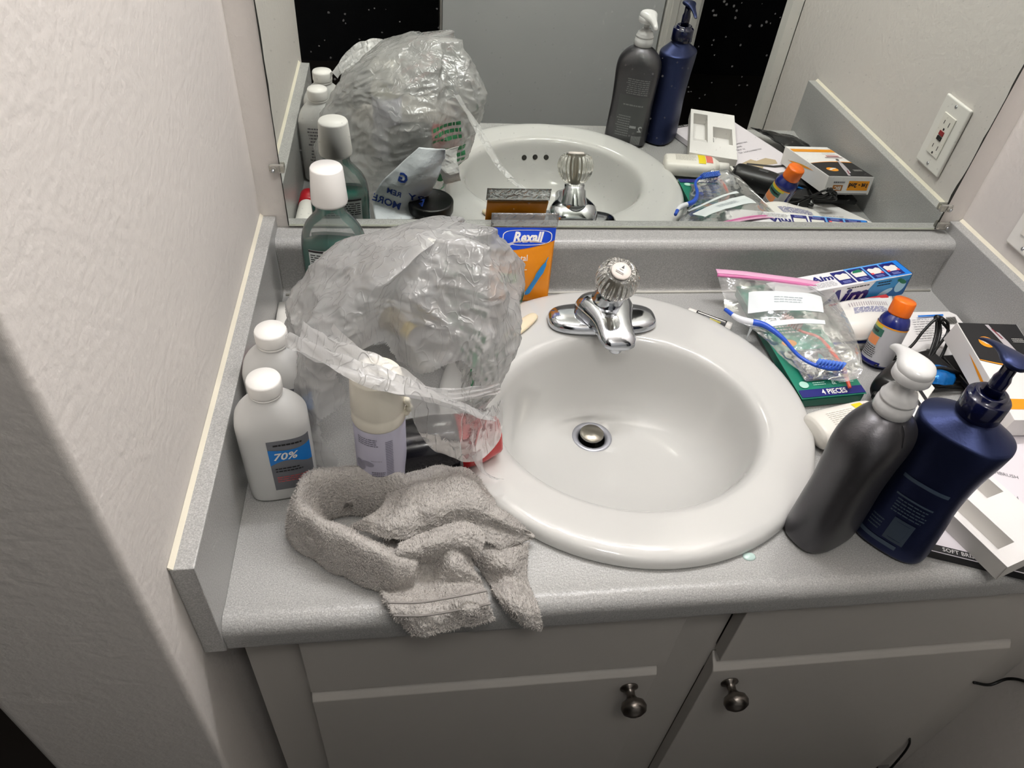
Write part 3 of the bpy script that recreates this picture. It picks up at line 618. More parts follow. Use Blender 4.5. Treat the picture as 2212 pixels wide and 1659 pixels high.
W0 = [[(0.1550, -0.0922, 0.0400), (0.1824, -0.0869, 0.0350), (0.2234, -0.1097, 0.0400)], [(0.1513, -0.1140, 0.0620), (0.1919, -0.1125, 0.0550), (0.2393, -0.1410, 0.0600)], [(0.1631, -0.1134, 0.0950), (0.2059, -0.1073, 0.0950), (0.2532, -0.1195, 0.1050)], [(0.1984, -0.1193, 0.1300), (0.2315, -0.1125, 0.1280), (0.2643, -0.1286, 0.1280)], [(0.2250, -0.1280, 0.1520), (0.2461, -0.1259, 0.1520), (0.2653, -0.1261, 0.1500)]]
ws = patch(W0, 26, 40)
for r in ws:
    for q in r: q += Vector((0, crease(q * 1.3, .0035), crease(q + Vector((1, 1, 1)), .002)))
m_wrap = mat('wrapper_white', (226, 232, 236), .35, bump=(60, .002))
wme = solid(loft(ws, False), .0012); part('sleeve', wme, m_wrap, wr, True)
t2 = patch([[(0.2414, -0.1345, 0.1400), (0.2629, -0.1356, 0.1460), (0.2862, -0.1409, 0.1500)], [(0.2484, -0.1288, 0.1260), (0.2657, -0.1286, 0.1280), (0.2834, -0.1365, 0.1360)], [(0.2587, -0.1297, 0.1100), (0.2700, -0.1211, 0.1100), (0.2860, -0.1230, 0.1140)], [(0.2632, -0.1274, 0.0920), (0.2737, -0.1306, 0.0920), (0.2871, -0.1326, 0.0960)]], 14, 18)
for r in t2:
    for q in r: q += Vector((crease(q * 3, .003), crease(q * 2, .005), 0))
part('tissue', solid(loft(t2, False), .001), mat('tissue_white', (240, 240, 236), .8), wr, False)
wc = Vector((0.2032, -0.1119, 0.0980)); wu = (Vector((0.1797, -0.0968, 0.0600)) - Vector((0.2281, -0.1195, 0.1320)))
wn = Vector((-.25, .85, .45)).normalized(); wu = (wu - wn * wu.dot(wn)).normalized(); wv = wn.cross(wu)
WF = bvhface(wme, wc, wu, wv, wn, .06)
each('lettering', [WF.text('MORE', .042, .012, .016, .0008, .0003, rot=1.35), WF.text('REM', .022, .008, .012, .0008, .0002, rot=1.35), WF.text('G', -.006, .006, .020, .0008, .0008, rot=1.35), WF.text('DRY', .012, -.026, .015, .0008, .0003, rot=1.35)], mat('wrapper_blue_print', (34, 66, 150), .4), wr)

# ------------------------------------------------------------------ pouch of brushes leaning on the backsplash
po = empty('brush_pouch', (.37, -.048, 0), 'blue and orange pouch of interdental brushes leaning on the backsplash', 'pouch')
px0, px1 = .322, .4145
def pq(s, t, h=0):
    # s 0..1 across, t 0..1 up; pillow shape
    y = -.0490 + .018 * t; bul = .010 * sin(pi * s) ** .6 * sin(pi * min(1, t / .93)) ** .8 if 0 < s < 1 and 0 < t < .93 else 0
    return Vector((px0 + (px1 - px0) * s + .003 * (t - .5), y - bul - h - .0004, .0195 * (1 - s) ** 2 * 0 + .0012 + .120 * t))
PF = Face(lambda s, t, h=0: pq(s, t, h))
def grid(F, s0, s1, t0, t1, n, m, h): return F.rect(s0, s1, t0, t1, h, n, m)
part('pouch_body', solid(grid(PF, 0, 1, 0, .975, 26, 26, 0), .0030, -1), mat('pouch_orange', (238, 146, 24), .28, bump=(40, .0012)), po, True)
v = []; f = []
for k in range(25):
    s = k / 24; tb = .735 + .085 * s ** 2.2 - .03 * (1 - s); v += [pq(s, tb + (.975 - tb) * i / 9, .0006) for i in range(10)]
    if k: j = 10 * k; f += [(j - 10 + i, j + i, j + i + 1, j - 9 + i) for i in range(9)]
part('blue_panel', me_from(v, f), mat('pouch_blue', (22, 74, 206), .28, bump=(40, .0012)), po, True)
part('seal_strip', solid(grid(PF, -.02, 1.02, .975, 1.15, 16, 6, 0), .0006), film('clear_header', (225, 228, 230), .72, .3, .1, (90, .002)), po, True)
each('lettering', [PF.text('Rexall', .56, .865, .15, .0012, .006, .25, sx=1.25)], m_white, po)
part('oval_frame', join([me_from([PF.f(.56 + .39 * math.copysign(abs(cos(2 * pi * k / 40)) ** .6, cos(2 * pi * k / 40)) * g, .865 + .085 * math.copysign(abs(sin(2 * pi * k / 40)) ** .6, sin(2 * pi * k / 40)) * (g if g == 1 else .92), .0012) for k in range(40) for g in (1, .965)], [(2 * k, 2 * ((k + 1) % 40), 2 * ((k + 1) % 40) + 1, 2 * k + 1) for k in range(40)])]), m_white, po)
each('product_print', [PF.text('interdental', .32, .63, .105, .0012, .001, sx=1.15), PF.text('brushes', .26, .545, .105, .0012, .001, sx=1.15), PF.lines(.05, .62, .475, .495, 1, .0012, .5)], m_white, po)
part('green_tag', PF.rect(.18, .46, .30, .43, .0012, 4, 2), mat('pouch_green', (128, 186, 40), .4), po)
part('brush_picture', join([me_from([PF.f(.62 + .30 * t + wd * sg, .12 + .50 * t, .0014) for t, wd in ((0, .02), (.04, .045), (.5, .045), (.6, .06), (.8, .04), (.88, .012), (1., .008)) for sg in (-1, 1)], [(2 * i, 2 * i + 1, 2 * i + 3, 2 * i + 2) for i in range(6)])]), mat('picture_blue', (48, 140, 208), .4), po)

# ------------------------------------------------------------------ sliver of soap
so = link('soap_sliver', None or shape([(-.0375, .001, .001), (-.034, .0055, .003), (-.02, .0085, .0042), (0, .0095, .0046), (.02, .0088, .0043), (.033, .0065, .0032), (.0375, .001, .001)], 2.2, 32, frame_to((.049, .051, .002), (.3590, -.1380, .0225), 0), 24), mat('soap_cream', (236, 222, 192), .45, sss=.3))
tag(so, 'thin cream sliver of soap on the back rim of the sink', 'soap')

# ------------------------------------------------------------------ small black tube behind the sink
tb = empty('lip_balm', (.652, -.113, .009), 'small black tube with white ends between sink and zip bag', 'tube')
TM = frame_to((.051, -.037, 0), (.6215, -.0915, .0088))
part('body', lathe([(.0080, .013), (.0084, .014), (.0084, .062), (.0080, .063)], TM, 32), m_black, tb, True)
part('cap', lathe([(.007, 0), (.0078, .001), (.0080, .0135)], TM, 32), m_white, tb, True, 'white cap')
part('end_band', lathe([(.0085, .060), (.0086, .0605), (.0086, .067), (.0078, .0685), (.0, .0685)], TM, 32), m_white, tb, True, 'white end band')
TF = Face(lambda s, t, h=0: TM @ Vector(((.0085 + h) * cos(t / .0085 + 1.7), (.0085 + h) * sin(t / .0085 + 1.7), s)))
each('lettering', [TF.rect(.015, .058, -.001, .001, .0002, 1, 2), TF.lines(.018, .050, -.006, -.003, 1, .0002, .7)], m_white, tb)
part('yellow_print', TF.rect(.035, .052, .003, .0055, .0002, 1, 2), mat('print_yellow', (170, 160, 50), .5), tb)

# ------------------------------------------------------------------ green blister pack of toothbrushes
tp = empty('toothbrush_blister_pack', (.765, -.18, 0), 'green carded pack marked 4 pieces under the zip bag', 'package')
A0, U0, V0 = Vector((.7180, -.2920, .018)), Vector((.0945, .006, .002)), Vector((-.012, .238, .012))
part('tray', box_me(A0 - Vector((0, 0, .0175)) + U0 * .02, U0 * .96, V0, Vector((0, 0, .0155)), .002), mat('tray_green', (8, 92, 74), .25), tp)
part('card', box_me(A0 + Vector((0, 0, -.0018)), U0, V0, Vector((0, 0, .0012)), .0004), mat('card_green', (34, 128, 104), .3), tp)
GF = Face(lambda s, t, h=0: A0 + U0 * s + V0 * t + Vector((0, 0, h)))
part('front_panel', join([GF.rect(.03, .98, .40, .99, .0003), GF.poly([(.03, .40), (.98, .40), (.90, .375), (.5, .36), (.15, .362), (.06, .38)], .0003)]), mat('panel_green', (18, 146, 118), .3), tp)
part('navy_band', GF.rect(.01, .99, .005, .062, .0004), m_navy, tp)
each('lettering', [GF.text('4 PIECES', .53, .032, .052 * 1, .0008, .0012, sx=2.0)], m_white, tp)
for me_ in []: pass
each('pictograms', [GF.lines(.28, .50, .085, .115, 2, .0006, .4), GF.lines(.68, .92, .088, .118, 2, .0006, .4), GF.disc(.14, .10, .07, .026, .0006, 20), GF.text('&', .60, .10, .05, .0006, .001, sx=2.2)], mat('pale_green_print', (176, 222, 206), .4), tp)
part('yellow_badge', GF.disc(.30, .44, .12, .030, .0006, 24), m_orange, tp)
part('panel_print', join([GF.lines(.14, .62, .52, .60, 3, .0006, .5), GF.lines(.14, .70, .64, .68, 1, .0006, .7)]), m_white, tp)
part('window', GF.rect(.20, .92, .125, .345, .0003), mat('window_gray', (160, 164, 172), .15), tp)
bl = solid(GF.rect(.16, .95, .12, .36, .004, 12, 8), .0004); part('blister', bl, film('blister_clear', (230, 232, 235), .8, .4, .06, (30, .002)), tp, True)
for k, (c_, nm) in enumerate((((60, 80, 170), 0), ((230, 230, 230), 1), ((70, 150, 150), 2), ((150, 150, 156), 3))):
    s = .29 + .17 * k
    hd = shape([(0, .0040, .0018), (.012, .0042, .0022), (.036, .0050, .0024), (.046, .0022, .0016)], 2.4, 18, None, 12); hd.transform(frame_to(V0, GF.f(s, .135, .0022)))
    tbh = part('packed_toothbrush', hd, mat('packed_%d' % k, c_, .35), tp, True, ('blue', 'white', 'teal', 'gray')[k] + ' toothbrush behind the window')
    rows = [box_me(GF.f(s - .035 + .025 * i, .165 + .022 * j, .003), Vector((.0016, 0, 0)), Vector((0, .0035, 0)), Vector((0, 0, .0042))) for i in range(3) for j in range(5)]
    part('bristles', join(rows), m_white, tbh)

# ------------------------------------------------------------------ toothpaste box
tx = empty('toothpaste_box', (.87, -.05, .02), 'blue and white toothpaste box lying along the backsplash', 'box')
T_o = Vector((0.9776, -0.0711, 0.0640)); T_u = (Vector((0.7148, -0.1272, 0.0560)) - T_o); T_u = T_u.normalized() * .240
T_v = (Vector((0.9802, -0.0288, 0.0640)) - T_o); T_v = (T_v - T_u * (T_v.dot(T_u) / T_u.length_squared)).normalized() * .0385
T_w = -(T_u.cross(T_v)).normalized(); T_w = (T_w if T_w.z < 0 else -T_w) * .040
part('carton', box_me(T_o, T_u, T_v, T_w, .0008), mat('carton_white', (240, 240, 242), .3), tx)
LU = T_u.length
TF_ = Face.flat(T_o + T_u, -T_u, T_v)       # top face: s from the left end, t towards the wall
if (TF_.f(0, 0, 1) - TF_.f(0, 0, 0)).dot(T_w) > 0: TF_ = Face((lambda g: (lambda s, t, h=0: g(s, t, -h)))(TF_.f))
FF_ = Face.flat(T_o + T_u + T_w, -T_u, -T_w)    # front face: t up
if (FF_.f(0, 0, 1) - FF_.f(0, 0, 0)).dot(T_v) > 0: FF_ = Face((lambda g: (lambda s, t, h=0: g(s, t, -h)))(FF_.f))
def ramp_mat(name, a, b, ax, x0, x1):
    return None
each('top_blue_panel', [TF_.poly([(.150, .0006), (LU - .0006, .0006), (LU - .0006, .038), (.138, .038)], .0002)], mat('box_sky', (96, 168, 236), .3), tx)
part('top_end_panel', TF_.rect(LU - .030, LU - .0006, .0006, .038, .0003), mat('box_blue', (28, 132, 230), .3), tx)
each('lettering', [TF_.text('Aim', .090, .0245, .017, .0004, .0006, .15, sx=1.35)], m_navy, tx)
each('fine_print', [TF_.lines(.055, .108, .004, .016, 5, .0004, .25)], m_grayprint, tx)
tiles = [(.113, .140), (.1435, .1705), (.174, .201), (.2045, .2315)]
tiles = [(a_ - .002, b_ - .002) for a_, b_ in tiles]
for i, (a_, b_) in enumerate(tiles):
    t_ = part('printed_tile', TF_.rect(a_, b_, .0035, .0345, .0005), m_navy, tx)
    part('tooth_picture', join([TF_.poly([(a_ + .003, .014), (b_ - .003, .014), (b_ - .002, .026), (b_ - .007, .029), ((a_ + b_) / 2, .0265), (a_ + .007, .029), (a_ + .002, .026)], .0007)]), m_white, t_)
    if i in (1,): part('tooth_gel', TF_.poly([(a_ + .004, .024), (b_ - .004, .024), (b_ - .006, .032), (a_ + .008, .029)], .0009), m_green, t_)
    if i in (2, 3): part('red_gum', join([TF_.rect(a_ + .002, a_ + .007, .013, .017, .0009), TF_.rect(b_ - .007, b_ - .002, .013, .017, .0009)]), mat('gum_red', (238, 92, 96), .4), t_)
    part('tile_print', TF_.lines(a_ + .006, b_ - .006, .005, .011, 2, .0007, .5), mat('tile_pale', (150, 160, 220), .4), t_)
part('front_blue_panel', FF_.poly([(.150, .0006), (LU - .0006, .0006), (LU - .0006, .0385), (.172, .0385)], .0002), mat('front_blue', (40, 140, 200), .3), tx)
part('front_swirl', join([FF_.poly([(.185, .0006), (LU - .001, .0006), (LU - .001, .030), (.225, .026), (.20, .012)], .0003)]), mat('front_deep', (20, 96, 160), .3), tx)
each('front_pale_swirl', [FF_.disc(.200, .012, .014, .005, .0004, 20, .4), FF_.disc(.226, .020, .010, .012, .0005, 20)], mat('front_pale', (170, 212, 232), .3), tx)
each('gel_swirl', [FF_.disc(.2265, .0285, .0095, .0035, .0007, 20, -.5), FF_.disc(.219, .0325, .004, .003, .0007, 14)], m_green, tx)
part('brand_print', FF_.text('Aim', .122, .017, .040, .0004, .0016, .25, sx=1.25), m_navy, tx)
each('front_print', [FF_.lines(.120, .168, .0325, .0355, 1, .0004, .6), FF_.lines(.178, .205, .026, .036, 2, .0006, .4)], m_print, tx)
part('base_stripe', FF_.rect(.02, LU - .035, .0008, .0065, .0005), m_red, tx)
part('end_flap', box_me(T_o - T_u.normalized() * .0004, -T_u.normalized() * .0006, T_v * .96, T_w * .96), mat('flap_blue', (14, 74, 140), .35), tx)

# ------------------------------------------------------------------ red pencil-like stick and the white tube under it
rs = empty('red_stick', (.89, -.097, .033), 'thin red stick along the front of the toothpaste box', 'stick')
part('shaft', box_me((0.8344, -0.1155, 0.0340), Vector((0.9426, -0.0899, 0.0340)) - Vector((0.8344, -0.1155, 0.0340)), (-.001, .0075, 0), (0, 0, -.006), .0012), mat('stick_red', (190, 50, 50), .35), rs)
wt = empty('crumpled_tube', (.885, -.14, .02), 'crumpled white tube with blue fine print beside the orange-capped bottle', 'tube')
tg = patch([[(0.8321, -0.1063, 0.0200), (0.8845, -0.1023, 0.0270), (0.9501, -0.0847, 0.0220)], [(0.8244, -0.1343, 0.0260), (0.8743, -0.1330, 0.0330), (0.9361, -0.1193, 0.0260)], [(0.8233, -0.1597, 0.0270), (0.8633, -0.1617, 0.0340), (0.9276, -0.1452, 0.0260)], [(0.8317, -0.1687, 0.0140), (0.8703, -0.1690, 0.0180), (0.9281, -0.1522, 0.0120)]], 26, 24)
for r in tg:
    for q in r: q += Vector((0, 0, crease(q * 2, .0018)))
tgm = solid(loft(tg, False), .010, -1); part('body', tgm, m_white, wt, True)
WTF = bvhface(tgm, Vector((.885, -.135, 0)), Vector((0.9315, -0.1244, 0.0300)) - Vector((0.8205, -0.1394, 0.0300)), Vector((0.8850, -0.1063, 0.0300)) - Vector((0.8595, -0.1727, 0.0300)), (0, 0, 1), .1)
each('fine_print', [WTF.lines(-.030, .034, -.008, .010, 7, .0006, .4)], mat('violet_print', (120, 124, 178), .5), wt)
part('side_print', join([WTF.rect(-.035 + .0042 * k, -.0335 + .0042 * k, .014, .028, .0006) for k in range(17)]), mat('side_gray', (186, 176, 180), .5), wt)
fb = empty('flat_carton', (.87, -.18, .005), 'white flat carton with a blue stripe under the crumpled tube', 'carton')
q4 = [Vector((0.8193, -0.1761, 0.0090)), Vector((0.8983, -0.1728, 0.0090)), Vector((0.9103, -0.1426, 0.0090)), Vector((0.8319, -0.1409, 0.0090))]
me_, n_ = quadbox(q4, .0085, .0006); part('panel', me_, m_paper, fb)
e1 = (q4[1] - q4[0]); e2 = (q4[3] - q4[0]); part('blue_stripe', me_from([q4[0] + e2 * .10 + n_ * .0004, q4[1] + e2 * .10 + n_ * .0004, q4[1] + e2 * .26 + n_ * .0004, q4[0] + e2 * .26 + n_ * .0004], [(0, 1, 2, 3)]), mat('stripe_blue', (24, 62, 168), .4), fb)

# ------------------------------------------------------------------ bottle with orange cap
ob = empty('supplement_bottle', (.872, -.205, 0), 'small navy bottle with a bright orange cap', 'bottle')
OM = upright((.014, .019, .100), (.8730, -.2040, .0016)) @ Matrix.Rotation(radians(-20), 4, 'Z')
part('body', lathe([(.0180, 0), (.0205, .002), (.0208, .006), (.0208, .064), (.0204, .068), (.0175, .075), (.0135, .079), (.0125, .082)], OM, 48), mat('bottle_navy', (26, 36, 110), .2, coat=.3), ob, True)
part('cap', lathe([(.0148, .0785), (.0153, .080), (.0150, .0985), (.0140, .1005), (.0, .1008)], OM, 80, flute=(40, .0795, .0985, .010)), mat('cap_orange', (250, 118, 24), .35), ob, True)
OLF = cylface(OM @ Matrix.Rotation(radians(0), 4, 'Z'), .0210)
part('label', OLF.rect(-.060, .060, .004, .0625, .0002, 44, 1), mat('label_silver', (186, 186, 190), .35), ob, True)
part('label_rim', join([OLF.rect(-.060, .060, .0605, .0625, .0005, 44, 1)]), m_orange, ob, True)
part('yellow_band', OLF.rect(-.050, -.018, .0565, .0605, .0005, 12, 1), mat('band_yel', (216, 206, 60), .4), ob, True)
part('green_panel', join([OLF.rect(-.046, -.014, .045, .0560, .0005, 12, 1), OLF.disc(.040, .045, .008, .008, .0005)]), mat('panel_grn', (58, 108, 92), .4), ob, True)
part('orange_panel', OLF.rect(-.042, -.016, .031, .044, .0005, 12, 1), mat('panel_orange', (238, 150, 96), .4), ob, True)
each('lettering', [OLF.lines(-.044, -.018, .048, .0535, 1, .0008, .6), OLF.lines(-.038, -.012, .012, .029, 6, .0006, .4)], m_print, ob)
part('navy_rim', OLF.rect(-.05, .0, .004, .0085, .0006, 14, 1), m_navy, ob, True)

# ------------------------------------------------------------------ zip bag with two toothbrushes
zb = empty('zip_bag', (.76, -.15, .03), 'clear zip bag with a pink seal holding two toothbrushes', 'plastic bag')
Zg = [[(0.6677, -0.0562, 0.0540), (0.7089, -0.0654, 0.0560), (0.7547, -0.0794, 0.0580), (0.7950, -0.0893, 0.0580), (0.8378, -0.0971, 0.0540)],
      [(0.6731, -0.0855, 0.0340), (.712, -.112, .050), (.757, -.122, .060), (.800, -.128, .062), (0.8392, -0.1358, 0.0460)],
      [(0.6692, -0.1230, 0.0280), (.722, -.155, .040), (.758, -.162, .052), (.800, -.165, .056), (0.8293, -0.1865, 0.0460)],
      [(0.7013, -0.1696, 0.0260), (.738, -.195, .037), (.765, -.200, .046), (.796, -.205, .054), (0.8120, -0.2410, 0.0500)],
      [(0.7200, -0.2274, 0.0260), (.757, -.238, .034), (.775, -.242, .042), (.797, -.246, .050), (0.8004, -0.2714, 0.0480)],
      [(0.7404, -0.2620, 0.0260), (0.7537, -0.2704, 0.0300), (0.7640, -0.2790, 0.0360), (0.7758, -0.2855, 0.0400), (0.7927, -0.2807, 0.0400)]]
zs = patch(Zg, 80, 100)
for i, r in enumerate(zs):
    for j, q in enumerate(r):
        k = min(1, i / 12); q += Vector((0, 0, (crease(q * 1.6, .0022) + .0020 * (1 - abs(noise.noise(q * 55)) * 2) * (i / 100) ** 2) * k))
m_zip = film('zip_film', (228, 230, 232), .84, .10, .10, (22, .0005))
zme = loft(zs, False); part('front_film', zme, m_zip, zb, True)
zb2 = loft([[q + Vector((.001, .001, -.010 * sin(pi * min(1, max(0, i / 99))) ** .5 * sin(pi * j / 79) ** .5 - .0006)) for j, q in enumerate(r)] for i, r in enumerate(zs)], False)
part('back_film', zb2, m_zip, zb, True)
m_pink = mat('zip_pink', (216, 120, 172), .35)
part('zip_seal', tube([zs[1][0], zs[1][26], zs[1][53], zs[1][79]], .0026, 40, 8), m_pink, zb, True)
part('zip_lip', solid(loft([[q + Vector((0, .0005 * k, .0012)) + Vector((0, .0075, .002)) * (k / 3) for q in zs[0]] for k in range(4)], False), .0006), mat('zip_lip_pink', (224, 170, 200), .35), zb, True)
ZF = bvhface(zme, Vector((.750, -.125, 0)), Vector((.095, -.026, 0)), Vector((.026, .095, 0)), (0, 0, 1), .15)
part('write_on_patch', ZF.rect(-.052, .050, -.022, .012, .0006, 24, 10), mat('patch_white', (226, 232, 234), .5), zb, True)
part('write_on_strip', ZF.rect(-.048, .050, -.045, -.037, .0006, 24, 3), mat('patch_white'), zb, True)
part('fine_print', ZF.lines(-.018, .026, -.010, .002, 3, .0012, .35), mat('patch_print', (178, 188, 192), .5), zb)
def toothbrush(P, cols, label, cat, r=.0042, bz=(0, 0, 1)):
    e = empty('toothbrush', P[0], label, cat, 'toothbrushes in the zip bag')
    n = 70; C = crom(P, n)
    def rf(t): return (1.0 + .35 * sin(t * pi * 1.1) if t < .5 else (.62 if t < .82 else .95))
    part('handle', tube(P, r, n, 10, rf=lambda t: .6 + .5 * math.exp(-((t - .28) / .2) ** 2) + .30 * math.exp(-((t - .93) / .06) ** 2)), cols[0], e, True)
    part('grip', tube(C[4:22:4] + [C[24]], r * 1.12, 30, 10, rf=lambda t: .55 + .5 * sin(pi * t)), cols[1], e, True)
    rows = []
    d = (C[-1] - C[-12]).normalized(); s = d.cross(Vector(bz)).normalized()
    for i in range(8):
        for j in range(4):
            o = C[-14 + i + (i // 2)] if -14 + i + (i // 2) < 0 else C[-1]
            o = C[-13] + (C[-1] - C[-13]) * (i / 7); o = o + s * (j - 1.5) * .0026
            rows.append(tube([o, o + Vector(bz) * .006, o + Vector(bz) * .0105], .00105, 3, 6))
    part('bristles', join(rows), cols[2], e, True)
    return e
toothbrush([(0.6607, -0.1252, 0.0400), (0.6762, -0.1495, 0.0400), (0.7047, -0.1653, 0.0420), (0.7209, -0.1946, 0.0420), (0.7290, -0.2324, 0.0420), (0.7465, -0.2538, 0.0420), (0.7765, -0.2612, 0.0420)], (mat('tb_blue', (44, 88, 200), .3), mat('tb_white', (232, 234, 240), .35), mat('tb_bristle_blue', (86, 130, 226), .5)), 'blue toothbrush with white grip lying uppermost in the zip bag', 'toothbrush', bz=Vector((.5, .35, .75)).normalized())
toothbrush([(0.7446, -0.1431, 0.0340), (0.7601, -0.1727, 0.0360), (0.7795, -0.1911, 0.0380), (0.7862, -0.2241, 0.0360), (0.7873, -0.2555, 0.0340), (0.7874, -0.2818, 0.0260)][::-1], (mat('tb_coral', (226, 96, 74), .3), mat('tb_coral2', (236, 150, 130), .35), mat('tb_pale', (240, 214, 208), .5)), 'coral red toothbrush at the right side of the zip bag', 'toothbrush', .0034, bz=(0, 0, 1))

# ------------------------------------------------------------------ white bottle lying behind the pump bottles
wb = empty('lotion_bottle', (.76, -.34, .018), 'white flat bottle lying on its side behind the gray pump bottle', 'bottle')
wd = Vector((.098, .020, .004)).normalized(); WM = frame_to(wd, (.7075, -.3540, .0176)); 
ux = Vector((0, 0, 1)); ux = (ux - wd * ux.dot(wd)).normalized(); uy = wd.cross(ux)
WM = Matrix((( uy.x, ux.x, wd.x, .7060), (uy.y, ux.y, wd.y, -.3520), (uy.z, ux.z, wd.z, .0176), (0, 0, 0, 1)))
part('body', shape([(0, .014, .008), (.002, .0225, .0135), (.010, .0265, .0168), (.05, .0275, .0172), (.09, .0265, .0165), (.103, .018, .0125), (.108, .010, .010)], 2.5, 44, WM, 30), mat('lotion_white', (238, 235, 226), .3), wb, True)
part('cap', lathe([(.0105, .104), (.0110, .106), (.0105, .126), (.0, .127)], WM, 28), m_white, wb, True)
WBF = bvhface(shape([(0, .014, .008), (.002, .0225, .0135), (.010, .0265, .0168), (.05, .0275, .0172), (.09, .0265, .0165), (.103, .018, .0125), (.108, .010, .010)], 2.5, 44, WM, 30), WM @ Vector((0, 0, .05)), wd, Vector((-wd.y, wd.x, 0)), (0, 0, 1), .1)
part('fine_print', WBF.lines(-.030, .012, -.016, .012, 9, .0005, .3), mat('faint_print', (196, 192, 184), .5), wb)
part('yellow_patch', join([WBF.rect(.014, .028, -.018, .018, .0006, 3, 6)]), mat('patch_yellow', (236, 214, 40), .4), wb)
part('red_patch', join([WBF.rect(.029, .042, -.016, .014, .0006, 3, 6)]), mat('patch_red', (226, 120, 110), .4), wb)

# ------------------------------------------------------------------ pump bottles
m_gray = mat('charcoal_plastic', (88, 87, 90), .36, .75, bump=(500, .00012)); m_navyp = mat('navy_plastic', (42, 50, 84), .38, .78, bump=(500, .0001))
def pump(name, loc, rot, P, e_, mbody, label, M_top, cap_r, collar, head, m_head):
    pass
gb = empty('pump_bottle', (.661, -.484, 0), 'charcoal gray pump bottle with a clear pump head right of the sink', 'bottle', 'pump bottles right of the sink')
GM = Matrix.Translation((.6610, -.4850, .0004)) @ Matrix.Rotation(radians(24), 4, 'Z')
gP = [(0, .034, .021), (.003, .0415, .0270), (.012, .0435, .0295), (.050, .0425, .0290), (.085, .0415, .0280), (.120, .0425, .0290), (.148, .0435, .0305), (.165, .0415, .0300), (.177, .0350, .0265), (.186, .0260, .0215), (.191, .0185, .0170), (.194, .0160, .0155), (.197, .0155, .0155)]
gme = shape(gP, lambda z: 2 + .8 * min(1, max(0, (.187 - z) / .04)), 60, GM, 70); part('body', gme, m_gray, gb, True)
m_clear = film('frosted_plastic', (244, 244, 243), .22, .16, .14, (8, .0002), tlw=.15)
part('collar', lathe([(.0172, .1935), (.0182, .1945), (.0180, .2040), (.0172, .2050), (.0172, .2070), (.0165, .2076), (.0165, .2092), (.0172, .2098), (.0172, .2118), (.0150, .2145), (.0150, .2165), (.0142, .2170), (.0142, .2185), (.0090, .2200), (.0090, .224)], GM, 72, flute=(36, .1945, .2038, .008)), m_clear, gb, True)
part('stem', lathe([(.0050, .215), (.0050, .238)], GM, 20), m_clear, gb, True)
def pump_head(c, d, up, r, ln, drop, name, m, parent, h=.013):
    """drop-shaped actuator: round cap running out into a downturned spout"""
    d = Vector(d).normalized(); up = Vector(up).normalized(); s = d.cross(up).normalized(); rings = []
    for (x, w_, hh, dz_) in [(-r, .002, .003, 0), (-r * .93, r * .42, h * .30, 0), (-r * .7, r * .72, h * .42, 0), (-r * .3, r * .95, h * .50, .0005), (0, r, h * .52, .001), (r * .45, r * .88, h * .48, .001), (r * .9, r * .62, h * .40, .0005), (r + ln * .25, r * .42, h * .32, -drop * .10), (r + ln * .55, r * .31, h * .27, -drop * .35), (r + ln * .8, r * .27, h * .24, -drop * .65), (r + ln, r * .24, h * .22, -drop)]:
        cc = Vector(c) + d * x + up * dz_; ring = []
        for k in range(28):
            t = 2 * pi * k / 28; ring.append(cc + s * (w_ * math.copysign(abs(cos(t)) ** .85, cos(t))) + up * (hh * math.copysign(abs(sin(t)) ** .85, sin(t))))
        rings.append(ring)
    return part(name, subd(loft(rings, True, True, True), 1), m, parent, True)
gax = GM @ Vector((0, 0, .246))
pump_head(gax, (.12, 1, 0), (0, -.12, 1), .0175, .026, .010, 'pump_head', m_clear, gb, .019)
part('head_skirt', lathe([(.0172, .2350), (.0178, .2360), (.0176, .2440), (.016, .246)], GM, 40), m_clear, gb, True)
# print on the back of the gray bottle, read in the mirror
BF = bvhface(gme, GM @ Vector((0, 0, 0)), GM.to_3x3() @ Vector((-1, 0, 0)), (0, 0, 1), GM.to_3x3() @ Vector((0, 1, 0)))
each('lettering', [BF.text('2', -.028, .040, .016, .0006, .0006), BF.lines(-.020, -.006, .040, .048, 1, .0006, .6)], mat('pale_print', (170, 172, 172), .4), gb)
each('fine_print', [BF.lines(-.030, .018, .108, .140, 8, .0005, .45), BF.lines(-.006, .022, .022, .066, 9, .0005, .45), BF.lines(-.026, .020, .084, .090, 1, .0005)], mat('dim_print', (124, 126, 126), .4), gb)
part('barcode', join([BF.rect(-.033 + .0016 * k, -.0322 + .0016 * k, .008, .026, .0006) for k in range(12)]), mat('pale_print'), gb)
part('back_label', join([BF.rect(-.034, .024, .004, .105, .0003, 10, 10)]), mat('label_charcoal', (80, 82, 82), .45), gb, True)
part('mold_seam', join([tube([gme_p for gme_p in [GM @ Vector((-.004, -.0185, .1905)), GM @ Vector((-.0045, -.024, .184)), GM @ Vector((-.005, -.0292, .170))]], .0006, 12, 6)]), m_gray, gb, True)

